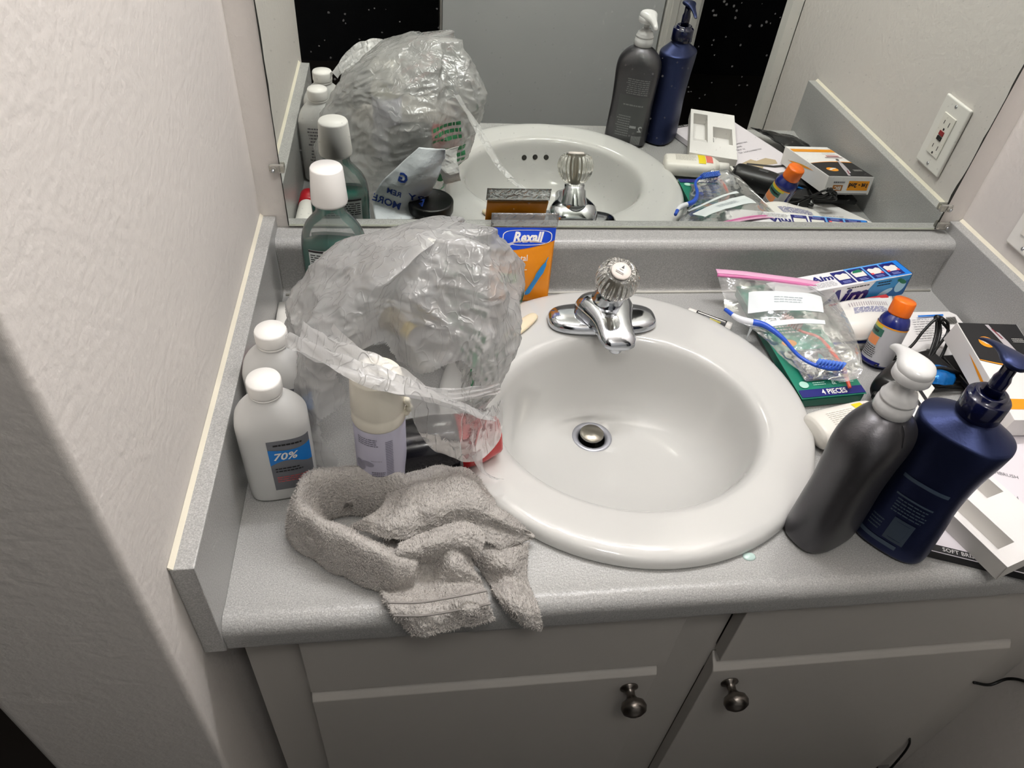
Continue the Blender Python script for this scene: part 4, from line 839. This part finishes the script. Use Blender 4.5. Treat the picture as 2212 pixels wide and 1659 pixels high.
nb = empty('pump_bottle', (.7365, -.499, 0), 'navy blue pump bottle standing right of the gray one', 'bottle', 'pump bottles right of the sink')
NM = Matrix.Translation((.7395, -.4995, .0004)) @ Matrix.Rotation(radians(-50), 4, 'Z')
nP = [(0, .034, .023), (.003, .0400, .0285), (.012, .0420, .0305), (.045, .0405, .0300), (.090, .0375, .0290), (.130, .0390, .0300), (.160, .0430, .0315), (.1760, .0450, .0325), (.1800, .0450, .0325), (.1820, .0438, .0315), (.1840, .0410, .0295), (.1890, .0320, .0245), (.1940, .0230, .0200), (.1965, .0185, .0180), (.2000, .0165, .0165), (.2040, .0160, .0160)]
nme = shape(nP, lambda z: 2 + .7 * min(1, max(0, (.197 - z) / .03)), 60, NM, 80); part('body', nme, m_navyp, nb, True)
m_ncap = mat('navy_gloss', (12, 16, 48), .16, coat=.3)
part('collar', lathe([(.0195, .2000), (.0203, .2010), (.0200, .2215), (.0188, .2232), (.0150, .2235), (.0150, .2275), (.0135, .2285), (.0105, .2280), (.0095, .2250), (.006, .2245)], NM, 64), m_ncap, nb, True)
part('stem', lathe([(.0078, .222), (.0078, .245), (.0062, .250), (.0062, .262)], NM, 24), m_ncap, nb, True)
pump_head(NM @ Vector((0, 0, .2660)), (.04, 1, 0), (0, -.30, 1), .0135, .030, .012, 'pump_head', m_navyp, nb, .010)
NF = bvhface(nme, NM @ Vector((0, 0, 0)), NM.to_3x3() @ Vector((1, 0, 0)), (0, 0, 1), NM.to_3x3() @ Vector((0, -1, 0)))
m_dimb = mat('slate_print', (70, 84, 104), .4)
each('label_stripe', [NF.rect(-.030, .012, .016, .022, .0006, 10, 1), NF.rect(-.022, .024, .112, .117, .0006, 10, 1), NF.rect(-.018, .020, .088, .0905, .0006, 10, 1)], m_dimb, nb, True)
part('barcode_box', join([NF.rect(-.006, .016, .026, .030, .0006, 4, 1), NF.rect(-.006, .016, .056, .060, .0006, 4, 1), NF.rect(-.006, -.002, .030, .056, .0006, 1, 3), NF.rect(.012, .016, .030, .056, .0006, 1, 3), NF.rect(-.002, .012, .0305, .0555, .0005, 3, 3)]), mat('slate_fill', (60, 72, 88), .4), nb, True)
each('fine_print', [NF.lines(-.014, .020, .064, .086, 5, .0006, .4), NF.lines(-.026, -.012, .030, .050, 4, .0006, .4)], m_dimb, nb)

# ------------------------------------------------------------------ toothbrush card, tray and boxes at the right
cd = empty('toothbrush_box', (.88, -.43, 0), 'flat white box with black edge and small printing under the cardboard tray', 'box')
cO = Vector((.7660, -.5270, 0.0014)); cu_ = Vector((.93, -.36, 0)).normalized(); cv_ = Vector((.36, .93, 0)).normalized()
part('carton', box_me(cO, cu_ * .163, cv_ * .245, Vector((0, 0, .0115)), .0006), mat('carton_lilac', (232, 226, 232), .45), cd)
CF = Face.flat(cO + Vector((0, 0, .0115)), cu_, cv_)
EF = Face.flat(cO, cu_, (0, 0, 1))
each('black_edge', [CF.rect(.0005, .1625, .0005, .010, .0003), EF.rect(.0005, .1625, .0005, .0112, .0003)], m_print, cd)
each('edge_lettering', [CF.text('SOFT BRISTLE', .040, .0052, .0075, .0006, .0001), CF.lines(.105, .145, .003, .0075, 1, .0006, .7)], mat('edge_print', (210, 208, 208), .5), cd)
each('lettering', [CF.text('CH TOOTHBRUSH', .100, .150, .0075, .0004, .0, align='CENTER'), CF.text('RESULTS', .082, .138, .0075, .0004), CF.text('TIME', .090, .126, .0075, .0004), CF.text('TOOTHBRUSH', .098, .114, .0075, .0004)], m_grayprint, cd)
part('torn_patch', join([CF.poly([(.045, .188), (.075, .180), (.082, .190), (.110, .186), (.125, .200), (.118, .214), (.085, .210), (.070, .222), (.052, .206)], .0005)]), mat('torn_brown', (190, 172, 142), .8), cd)
part('brush_picture', join([CF.poly([(.050, .196), (.100, .226), (.140, .232), (.142, .226), (.102, .218), (.056, .190)], .0007)]), mat('picture_dark', (60, 58, 58), .5), cd)
part('side_print', join([CF.lines(.018, .060, .205, .240, 5, .0004, .25)]), m_grayprint, cd)
bp = empty('plastic_sleeve', (1.02, -.42, .01), 'crumpled black plastic sleeve by the right splash', 'packaging')
bs = patch([[(.950, -.525, .014), (.990, -.500, .018), (1.040, -.500, .012)], [(.975, -.470, .018), (1.010, -.455, .026), (1.055, -.450, .014)], [(.995, -.410, .016), (1.025, -.400, .024), (1.058, -.395, .012)]], 26, 30)
for r in bs:
    for q in r: q += Vector((0, 0, crease(q * 2, .004)))
part('film', solid(loft(bs, False), .001), mat('black_film', (18, 18, 19), .12, bump=(50, .002)), bp, True)

tr = empty('cardboard_tray', (.82, -.46, .012), 'white cardboard insert tray with two cut-out wells on top of the flat box', 'tray')
tO = Vector((.8230, -.5690, .0132)); tu = Vector((.95, .30, 0)).normalized(); tv = Vector((-.37, .93, 0)); tv = (tv - tu * tv.dot(tu)).normalized()
TW, TL, TH = .094, .215, .0235
def tb3(s0, s1, t0, t1, h0, h1, bev=0.): o = tO + tu * s0 + tv * t0 + Vector((0, 0, h0)); return box_me(o, tu * (s1 - s0), tv * (t1 - t0), Vector((0, 0, h1 - h0)), bev)
wells = [(.0012, .030, .040, .165), (.052, .085, .085, .165)]
wells = [(.006, .036, .020, .158), (.047, .087, .075, .152)]
S = sorted(set([0, TW] + [w_[0] for w_ in wells] + [w_[1] for w_ in wells])); Tt = sorted(set([0, TL] + [w_[2] for w_ in wells] + [w_[3] for w_ in wells]))
tops = [tb3(S[i], S[i + 1], Tt[j], Tt[j + 1], TH - .0008, TH) for i in range(len(S) - 1) for j in range(len(Tt) - 1) if not any(w_[0] <= S[i] < w_[1] and w_[2] <= Tt[j] < w_[3] for w_ in wells)]
part('deck', join(tops), m_paper, tr)
part('side_walls', join([tb3(0, .0008, 0, TL, 0, TH - .0006), tb3(TW - .0008, TW, 0, TL, 0, TH - .0006), tb3(0, TW, 0, .0008, 0, TH - .0006), tb3(0, TW, TL - .0008, TL, 0, TH - .0006)]), mat('card_edge', (214, 211, 206), .65), tr)
part('floor_panel', tb3(.0008, TW - .0008, .0008, TL - .0008, 0, .0008), m_paper, tr)
for w_ in wells:
    part('well_wall', join([tb3(w_[0] - .0006, w_[0], w_[2], w_[3], .001, TH - .001), tb3(w_[1], w_[1] + .0006, w_[2], w_[3], .001, TH - .001), tb3(w_[0], w_[1], w_[3], w_[3] + .0006, .001, TH - .001), tb3(w_[0], w_[1], w_[2] - .0006, w_[2], .001, TH - .001)]), mat('card_edge'), tr)
fl = tO + tu * wells[0][0] + tv * .158 + Vector((0, 0, TH - .001)); part('folded_flap', box_me(fl, tu * .030, tv * -.035 + Vector((0, 0, -.010)), Vector((0, 0, .0006))), m_paper, tr)
mc = empty('metal_clip', (.86, -.48, .03), 'small shiny metal clip inside the cardboard tray well', 'clip')
c0 = Vector((0.8392, -0.4732, 0.0160))
part('jaw', tube([c0, c0 + tv * .02 + Vector((0, 0, .004)), c0 + tv * .034 + Vector((0, 0, .010))], .0026, 20, 10), m_chrome, mc, True)
part('jaw', tube([c0 + tu * .008, c0 + tu * .008 + tv * .02 + Vector((0, 0, .002)), c0 + tu * .006 + tv * .033 + Vector((0, 0, .008))], .0020, 20, 10), m_chrome, mc, True)

# pen box, tilted on the cords
bx = empty('pen_box', (1.00, -.29, .05), 'black and white box with an orange circle and a pen picture', 'box')
A = Vector((.9660, -.2050, .0740)); Bv = Vector((1.0585, -.2085, .0720)); Dv = Vector((.9575, -.3720, .0500))
bu = Bv - A; bv = Dv - A; bn = bu.cross(bv).normalized(); bn = bn if bn.z > 0 else -bn
part('carton', box_me(A, bu, bv, -bn * .034, .0006), m_paper, bx)
lu, lv = bu.length, bv.length
PXF = Face(lambda s, t, h=0: A + bu * s + bv * t + bn * h)
v = [(0, 0), (1, 0)] + [(1 - k / 14, .36 + .09 * sin(pi * (.08 + .92 * k / 14)) ** .8 * (1) + .12 * (1 - k / 14)) for k in range(15)]
part('black_panel', PXF.poly([(.012, .004), (.988, .004)] + [(.988 - .976 * k / 16, .415 + .035 * sin(pi * k / 16) + .055 * (1 - k / 16)) for k in range(17)], .0003), m_print, bx)
part('orange_arc', join([me_from([PXF.f(.988 - .976 * k / 16, .415 + .035 * sin(pi * k / 16) + .055 * (1 - k / 16) + dt, .0006) for k in range(17) for dt in (-.012 - .016 * (1 - k / 16), -.004)], [(2 * k, 2 * k + 2, 2 * k + 3, 2 * k + 1) for k in range(16)])]), m_orange, bx)
part('orange_disc', PXF.disc(.30, .215, .125, .060, .0006), m_orange, bx)
part('brand_print', join([PXF.poly([(.20, .19), (.27, .185), (.30, .215), (.36, .225), (.42, .25), (.36, .255), (.27, .235)], .0009)]), m_white, bx)
each('pen_picture', [PXF.poly([(.44, .02), (.50, .02), (.53, .09), (.60, .11), (.66, .22), (.74, .42), (.66, .425), (.56, .25), (.50, .12)], .0008), PXF.rect(.68, .745, .43, .50, .0008)], mat('pen_silver', (186, 180, 184), .4), bx)
part('pen_core', join([PXF.poly([(.50, .06), (.53, .07), (.60, .18), (.575, .175)], .0011)]), mat('pen_maroon', (128, 44, 56), .4), bx)
part('pen_tip', PXF.disc(.755, .54, .035, .026, .0008, 18, .3), mat('pen_tip_gray', (90, 88, 90), .4), bx)
each('fine_print', [PXF.lines(.74, .95, .165, .215, 3, .0008, .3)], m_white, bx)
part('orange_band', PXF.rect(.012, .988, .80, .90, .0004), m_orange, bx)
part('drawing', join([PXF.rect(.55, .95, .60, .625, .0005), PXF.poly([(.60, .625), (.92, .625), (.88, .665), (.66, .665)], .0005), PXF.lines(.6, .92, .715, .755, 2, .0005, .3)]), mat('drawing_gray', (170, 150, 152), .5), bx)
part('drawing_red', PXF.rect(.62, .92, .66, .675, .0008), m_red, bx)
SF = Face(lambda s, t, h=0: A + bv * s - bn * t - bu.normalized() * h)
part('side_swoosh', join([me_from([SF.f(.30 + .55 * k / 12, .008 + .012 * (k / 12) ** 2 + dt * sin(pi * k / 12), .0005) for k in range(13) for dt in (0, .0045)], [(2 * k, 2 * k + 2, 2 * k + 3, 2 * k + 1) for k in range(12)])]), m_orange, bx)
MF = Face(lambda s, t, h=0: Bv - bu.normalized() * s - bn * t - bv.normalized() * h)   # end face towards the mirror
part('end_lettering', join([MF.text('1st - 2nd', .027, .016, .011, .0004, .0005).copy()]), m_print, bx).data.transform(Matrix.Identity(4))
part('end_panel', MF.rect(.006, .048, .008, .026, .0002), m_orange, bx)
part('end_brand', join([MF.rect(.058, .078, .016, .027, .0003)]), mat('brand_brown', (176, 110, 40), .4), bx)
part('brand_lettering', MF.text('BIC', .068, .0215, .0095, .0006, .0003), m_white, bx)
part('end_print', join([MF.lines(.056, .080, .008, .014, 1, .0003, .5), MF.rect(.004, .088, .0315, .033, .0003)]), m_grayprint, bx)

# white card with barcode leaning under the pen box
wcn = empty('backing_card', (1.0, -.15, .01), 'white backing card with rounded corners and a barcode by the right splash', 'card')
cp_ = [Vector((0.9260, -0.1222, 0.0060)), Vector((0.9495, -0.1055, 0.0080)), Vector((0.9881, -0.0982, 0.0100)), Vector((1.0497, -0.1006, 0.0120)), Vector((1.0574, -0.1090, 0.0120)), Vector((1.0553, -0.1460, 0.0120)), Vector((0.9918, -0.2275, 0.0120)), Vector((0.9349, -0.2453, 0.0100)), Vector((0.9269, -0.1984, 0.0060))]
part('card', prism(cp_, (0, 0, -.0014)), m_paper, wcn)
KF = Face.flat(Vector((0.9852, -0.1214, 0.0135)), Vector((1.0465, -0.1178, 0.0135)) - Vector((0.9852, -0.1214, 0.0135)), Vector((0.9852, -0.1214, 0.0135)) - Vector((0.9563, -0.2079, 0.0135)))
part('barcode', join([KF.rect(.048 + .0019 * k, .0492 + .0019 * k, -.016, .002, .0002) for k in range(9)]), m_print, wcn)
each('fine_print', [KF.lines(-.012, .040, -.052, .002, 9, .0002, .22)], m_grayprint, wcn)
part('blue_corner', KF.poly([(.0, .006), (.045, .006), (.045, .010), (.0, .010)], .0004), m_blue, wcn)

# black gear: trimmer, charger, cords
trm = empty('hair_trimmer', (.865, -.275, 0), 'black hair trimmer body between the orange-capped bottle and pump bottles', 'trimmer')
Hd = Vector((.075, .052, .002)).normalized(); HM = frame_to(Hd, (.836, -.292, .0275))
part('body', shape([(-.012, .006, .006), (-.008, .017, .017), (.0, .0225, .0215), (.03, .0245, .0225), (.065, .0230, .0215), (.085, .016, .016), (.092, .004, .004)], 2.3, 40, HM, 40), m_black, trm, True)
part('switch', box_me(HM @ Vector((.0, .0, .0)) + Vector((.030, .018, .0205)), Hd * .018, Vector((-Hd.y, Hd.x, 0)) * .008, Vector((0, 0, .004)), .001), mat('switch_gray', (70, 70, 72), .35), trm, True)
part('guard', shape([(0, .012, .004), (.004, .014, .006), (.012, .012, .005)], 3, 24, frame_to((-.8, -.5, -.1), (.832, -.296, .022)), 8), m_black, trm, True)
ch = empty('charger', (.945, -.235, 0), 'black charger block half under the pen box', 'charger')
part('block', box_me((.915, -.262, .0005), (.048, .012, 0), (-.012, .046, 0), (0, 0, .026), .004, 3), m_black, ch)
each('prong', [box_me((.918, -.220, .014), (.002, .0, 0), (-.004, .014, 0), (0, 0, .006)), box_me((.930, -.217, .014), (.002, .0, 0), (-.004, .014, 0), (0, 0, .006))], m_chrome, ch)
part('strain_relief', lathe([(.0042, 0), (.0038, .01), (.0030, .018)], frame_to((.5, .8, .2), (.945, -.214, .014)), 16), m_black, ch, True)
bc = empty('black_case', (1.01, -.26, .013), 'flat black plastic case under the raised pen box', 'case')
part('body', box_me((.968, -.300, .0128), (.084, .006, 0), (-.004, .085, 0), (0, 0, .0100), .003, 3), m_black, bc)
part('latch', box_me((.990, -.3015, .0150), (.018, .0012, 0), (0, -.002, 0), (0, 0, .005), .0006), mat('latch_gray', (60, 60, 62), .3), bc)
def cord(name, P, r, label, n=90):
    o = link(name, tube(P, r, n, 10), m_cord); return tag(o, label, 'cord')
cd1 = empty('coiled_cord', (.98, -.19, .01), 'black cord looped in a standing coil in front of the backing card', 'cord')
part('loop', tube([(0.8618, -0.2214, 0.0100), (0.9176, -0.2012, 0.0220), (0.9395, -0.1876, 0.0450), (0.9559, -0.1801, 0.0600), (0.9758, -0.1795, 0.0550), (0.9795, -0.1877, 0.0400), (0.9581, -0.2065, 0.0300), (0.9185, -0.2419, 0.0180)], .0021, 110), m_cord, cd1, True)
part('loop', tube([(0.9665, -0.1739, 0.0550), (0.9679, -0.1874, 0.0400), (0.9519, -0.2120, 0.0260), (0.9200, -0.2491, 0.0140)], .0026, 60), m_cord, cd1, True)
part('loop', tube([(0.9646, -0.1820, 0.0580), (0.9850, -0.1853, 0.0380), (0.9643, -0.2151, 0.0240), (0.9324, -0.2437, 0.0140)], .0022, 60), m_cord, cd1, True)
part('loop', tube([(0.9611, -0.1781, 0.0550), (0.9583, -0.1925, 0.0400), (0.9418, -0.2168, 0.0260), (0.9114, -0.2518, 0.0140)], .0022, 60), m_cord, cd1, True)
part('cord_tie', tube([(0.9559, -0.1783, 0.0620), (0.9630, -0.1780, 0.0600), (0.9648, -0.1824, 0.0600)], .0042, 14), m_cord, cd1, True)
cord('cord', [(0.8540, -0.1987, 0.0080), (0.8628, -0.2071, 0.0080), (0.8786, -0.2116, 0.0080), (0.9048, -0.2085, 0.0100), (0.9222, -0.2232, 0.0100)], .0019, 'thin black cord running past the base of the orange-capped bottle')
cord('cord', [(0.9049, -0.2712, 0.0120), (0.9323, -0.2689, 0.0160), (0.9647, -0.2640, 0.0140), (0.9870, -0.2662, 0.0100)], .0024, 'black cord stretched in front of the charger, upper strand')
cord('cord', [(0.9006, -0.2753, 0.0090), (0.9314, -0.2740, 0.0120), (0.9626, -0.2711, 0.0100), (0.9871, -0.2736, 0.0080)], .0022, 'black cord stretched in front of the charger, lower strand')
cord('cord', [(0.9131, -0.2505, 0.0260), (0.9357, -0.2509, 0.0300), (0.9526, -0.2540, 0.0280), (0.9715, -0.2535, 0.0200)], .0028, 'thick black cord bending towards the pen box')
gp = empty('gel_packet', (.93, -.28, .01), 'shiny blue foil packet in front of the charger', 'packet')
gs = patch([[(0.9261, -0.2394, 0.0200), (0.9385, -0.2436, 0.0260), (0.9599, -0.2454, 0.0200)], [(0.9154, -0.2555, 0.0200), (0.9285, -0.2647, 0.0280), (0.9576, -0.2605, 0.0180)], [(0.9141, -0.2664, 0.0160), (0.9278, -0.2730, 0.0200), (0.9508, -0.2692, 0.0140)]], 20, 20)
for r in gs:
    for q in r: q += Vector((0, 0, crease(q * 3, .003)))
part('packet', solid(loft(gs, False), .003, -1), mat('foil_blue', (24, 112, 190), .15, .3, bump=(60, .002)), gp, True)
cb = empty('striped_sleeve', (.85, -.33, .01), 'white sleeve with black diagonal stripes between the two pump bottles', 'packaging')
sO = Vector((0.8377, -0.3487, 0.0220)); sU = Vector((0.9100, -0.2861, 0.0260)) - sO; sV = Vector((0.8363, -0.3062, 0.0220)) - sO
part('sleeve', box_me(sO, sU, sV, (0, 0, -.018), .0008), m_white, cb)
STF = Face(lambda s, t, h=0: sO + sU * s + sV * t + Vector((0, 0, h)))
part('stripe', join([STF.poly([(.05 + .19 * k, .0), (.13 + .19 * k, .0), (.19 + .19 * k, 1), (.11 + .19 * k, 1)], .0003) for k in range(4)]), m_print, cb)

# cords hanging below the counter by the right wall
cord('cord', [(1.085, -.575, -.300), (1.084, -.545, -.326), (1.080, -.530, -.350), (1.060, -.530, -.366), (1.031, -.5275, -.3590)], .0022, 'black cord reaching from the right wall to the cabinet stile')
cord('cord', [(1.029, -.5275, -.570), (1.036, -.530, -.590), (1.036, -.535, -.620), (1.026, -.545, -.680), (1.02, -.55, -.78)], .0020, 'black cord hanging down beside the cabinet foot')

# ------------------------------------------------------------------ wash cloth
cl = empty('washcloth', (.19, -.48, 0), 'crumpled gray terry washcloth draped over the counter edge', 'towel')
sheets = []
def rimloop(P, win, wout, zr, zo=.002, zi=.004):
    P = crom(P, 46); rows = []
    for i, p in enumerate(P):
        t = (P[min(i + 1, 45)] - P[max(i - 1, 0)]); t.z = 0; t.normalize(); nrm = Vector((t.y, -t.x, 0)); z = p.z
        rows.append(crom([p + nrm * -win * 1.0 + Vector((0, 0, zi - z)), p + nrm * -win * .75 + Vector((0, 0, -z * .45)), p + nrm * -win * .2, p + nrm * wout * .25 + Vector((0, 0, -.001)), p + nrm * wout * .8 + Vector((0, 0, -z * .42)), p + nrm * wout + Vector((0, 0, zo - z))], 16))
    return loft(rows, False)
sheets.append(rimloop([(0.2109, -0.4424, 0.0480), (0.1893, -0.4253, 0.0500), (0.1600, -0.4187, 0.0500), (0.1287, -0.4175, 0.0520), (0.1031, -0.4229, 0.0540), (0.0895, -0.4394, 0.0540), (0.0925, -0.4614, 0.0540), (0.1122, -0.4825, 0.0540), (0.1421, -0.5005, 0.0520), (0.1756, -0.5189, 0.0460), (0.2066, -0.5275, 0.0360)][::-1], .012, .017, .05))
def sh(rows, nu, nv): sheets.append(loft(patch(rows, nu, nv), False))
sh([[(0.1830, -0.3963, 0.0120), (0.2040, -0.3997, 0.0340), (0.2396, -0.4026, 0.0400), (0.2701, -0.4097, 0.0340), (0.2888, -0.4209, 0.0140)],
    [(0.1780, -0.4307, 0.0340), (0.2063, -0.4362, 0.0560), (0.2353, -0.4364, 0.0620), (0.2690, -0.4458, 0.0560), (0.2998, -0.4551, 0.0220)],
    [(0.1739, -0.4574, 0.0450), (0.1988, -0.4662, 0.0600), (0.2316, -0.4671, 0.0640), (0.2716, -0.4746, 0.0540), (0.3290, -0.4798, 0.0160)],
    [(0.1565, -0.4724, 0.0460), (0.1894, -0.4900, 0.0580), (0.2216, -0.4862, 0.0540), (0.2548, -0.4806, 0.0460), (0.3285, -0.4864, 0.0120)],
    [(0.1391, -0.4712, 0.0300), (0.1845, -0.5006, 0.0460), (0.2189, -0.4957, 0.0400), (0.2687, -0.4946, 0.0300), (0.2938, -0.4968, 0.0100)]], 50, 50)
sh([[(0.1892, -0.5105, 0.0520), (0.2120, -0.4996, 0.0540), (0.2377, -0.4900, 0.0540), (0.2591, -0.4855, 0.0500), (0.2711, -0.4919, 0.0460)],
    [(0.1868, -0.5209, 0.0480), (0.2138, -0.5174, 0.0560), (0.2390, -0.5082, 0.0560), (0.2601, -0.5026, 0.0540), (0.2746, -0.5062, 0.0460)],
    [(0.1930, -0.5211, 0.0300), (0.2159, -0.5215, 0.0420), (0.2389, -0.5135, 0.0440), (0.2573, -0.5134, 0.0460), (0.2693, -0.5182, 0.0360)],
    [(0.1996, -0.5157, 0.0160), (0.2205, -0.5166, 0.0260), (0.2415, -0.5125, 0.0300), (0.2555, -0.5134, 0.0300), (0.2663, -0.5170, 0.0220)]], 44, 34)
sh([[(0.1606, -0.4988, 0.0240), (0.1888, -0.5076, 0.0400), (0.2209, -0.5056, 0.0460), (0.2463, -0.5058, 0.0440), (0.2611, -0.5013, 0.0280)],
    [(0.1618, -0.5130, 0.0140), (0.1886, -0.5318, 0.0340), (0.2183, -0.5148, 0.0260), (0.2406, -0.5271, 0.0400), (0.2675, -0.5266, 0.0200)],
    [(0.1685, -0.5286, 0.0060), (0.1948, -0.5405, 0.0140), (0.2222, -0.5356, 0.0130), (0.2473, -0.5383, 0.0180), (0.2737, -0.5381, 0.0080)],
    [(0.1810, -0.5700, 0.0372), (0.2036, -0.5780, 0.0401), (0.2271, -0.5770, 0.0403), (0.2526, -0.5790, 0.0489), (0.2755, -0.5710, 0.0373)],
    [(0.1915, -0.5800, 0.0181), (0.2116, -0.5900, 0.0200), (0.2330, -0.5920, 0.0242), (0.2547, -0.5900, 0.0270), (0.2803, -0.5800, 0.0166)]], 60, 60)
sh([[(0.1830, -0.4106, 0.0100), (0.2345, -0.4084, 0.0120), (0.2955, -0.4298, 0.0100)], [(0.1685, -0.4445, 0.0140), (0.2326, -0.4528, 0.0200), (0.3215, -0.4736, 0.0080)], [(0.1786, -0.4964, 0.0120), (0.2353, -0.5014, 0.0140), (0.3126, -0.5037, 0.0100)]], 20, 20)
sh([[(0.2586, -0.5083, 0.0180), (0.2791, -0.5121, 0.0300), (0.3032, -0.5095, 0.0280), (0.3274, -0.4875, 0.0120)],
    [(0.2716, -0.5185, 0.0060), (0.2852, -0.5246, 0.0260), (0.3026, -0.5271, 0.0280), (0.3211, -0.5153, 0.0080)],
    [(0.2793, -0.5312, 0.0030), (0.2917, -0.5350, 0.0180), (0.3067, -0.5392, 0.0180), (0.3229, -0.5412, 0.0030)],
    [(0.2844, -0.5660, 0.0311), (0.2948, -0.5720, 0.0384), (0.3070, -0.5720, 0.0318), (0.3233, -0.5670, 0.0108)],
    [(0.3056, -0.5740, 0.0024), (0.3124, -0.5820, 0.0071), (0.3215, -0.5820, -0.0013), (0.3322, -0.5760, -0.0158)]], 40, 50)
sh([[(0.0852, -0.4634, 0.0300), (0.1104, -0.4848, 0.0340), (0.1432, -0.5034, 0.0340), (0.1747, -0.5136, 0.0260)],
    [(0.0911, -0.4724, 0.0140), (0.1140, -0.4935, 0.0180), (0.1443, -0.5036, 0.0180), (0.1718, -0.5094, 0.0140)],
    [(0.0981, -0.4782, 0.0010), (0.1219, -0.4976, 0.0010), (0.1476, -0.5004, 0.0010), (0.1678, -0.5018, 0.0010)]], 40, 20)
cloth = join(sheets)
def push(me, fn):
    """move every vertex along its normal by fn(position)"""
    N = [n_.vector.copy() for n_ in me.vertex_normals]; co = []
    for v_, n_ in zip(me.vertices, N):
        c = v_.co.copy(); co.extend(c + n_ * fn(c))
    me.vertices.foreach_set('co', co); me.update(); return me
def terry(me, th):
    me = solid(me, th)
    return push(me, lambda c: .0009 * noise.noise(c * 420) + .0012 * noise.noise(c * 160) + .0016 * noise.noise(c * 45))
cloth = push(cloth, lambda c: .0035 * (1 - abs(noise.noise(Vector((c.x * 16 + c.y * 20, c.y * 16 - c.x * 26, c.z * 18)))) * 2.4) + .003 * noise.noise(c * 30))
clm = subd(terry(cloth, .0062), 1)
push(clm, lambda c: .0010 * noise.noise(Vector((c.x * 650, c.y * 300, c.z * 650))))
m_terry = mat('terry_gray', (184, 180, 175), .95, spec=.1, bump=(420, .0035, (1, .5, 1)), mott=.14)
part('cloth', clm, m_terry, cl, True)
# the looped pile of the terry, far too many threads to count
rp = random.Random(3); v = []; f = []; clm.calc_loop_triangles(); LT = clm.loop_triangles; ars = [t_.area for t_ in LT]
import itertools, bisect
cum = list(itertools.accumulate(ars)); VC = [q.co.copy() for q in clm.vertices]
for i in range(60000):
    t_ = LT[min(bisect.bisect(cum, rp.random() * cum[-1]), len(LT) - 1)]; a_, b_, c_ = [VC[j] for j in t_.vertices]; r1 = sqrt(rp.random()); r2 = rp.random()
    p_ = a_ * (1 - r1) + b_ * (r1 * (1 - r2)) + c_ * (r1 * r2); n_ = t_.normal
    d_ = (n_ + Vector((rp.gauss(-.25, .45), rp.gauss(-.2, .45), rp.gauss(-.2, .35)))).normalized(); s_ = d_.cross(Vector((rp.gauss(0, 1), rp.gauss(0, 1), rp.gauss(0, 1)))).normalized() * .00042
    l_ = rp.uniform(.0014, .0030); k = len(v); v += [p_ - s_ - n_ * .0005, p_ + s_ - n_ * .0005, p_ + d_ * l_]; f.append((k, k + 1, k + 2))
pile = part('pile', me_from(v, f), mat('pile_gray', (184, 179, 174), 1., spec=.0), cl); pile['kind'] = 'stuff'
# woven dobby band and stitched hem near the hanging end
hem = []
for (a_, b_) in ((((0.1801, -0.5760, 0.0558)), ((0.2702, -0.5750, 0.0642))), (((0.1847, -0.5830, 0.0447)), ((0.2740, -0.5800, 0.0496)))):
    A_, B_ = Vector(a_), Vector(b_)
    hem.append(tube([A_, A_.lerp(B_, .3) + Vector((0, -.003, -.001)), A_.lerp(B_, .6) + Vector((0, -.003, .0005)), B_], .0011, 40, 6))
part('hem_stitching', join(hem), mat('hem_gray', (142, 138, 134), .9), cl, True)
part('loop_tag', solid(loft(patch([[(0.1318, -0.4472, 0.0300), (0.1367, -0.4454, 0.0320)], [(0.1359, -0.4503, 0.0440), (0.1406, -0.4488, 0.0440)], [(0.1398, -0.4483, 0.0340), (0.1426, -0.4472, 0.0340)]], 6, 12), False), .0012), mat('hem_gray'), cl, True)

# tiny dab of spilled gel on the counter
tag(link('gel_spot', shape([(0, .0075, .0055), (.0012, .0060, .0042), (.0018, .001, .001)], 2.1, 20, Matrix.Translation((0.5668, -0.5148, 0.0002)), 8), mat('gel_mint', (190, 214, 208), .15)), 'dried pale mint gel spot in front of the sink', 'spill')
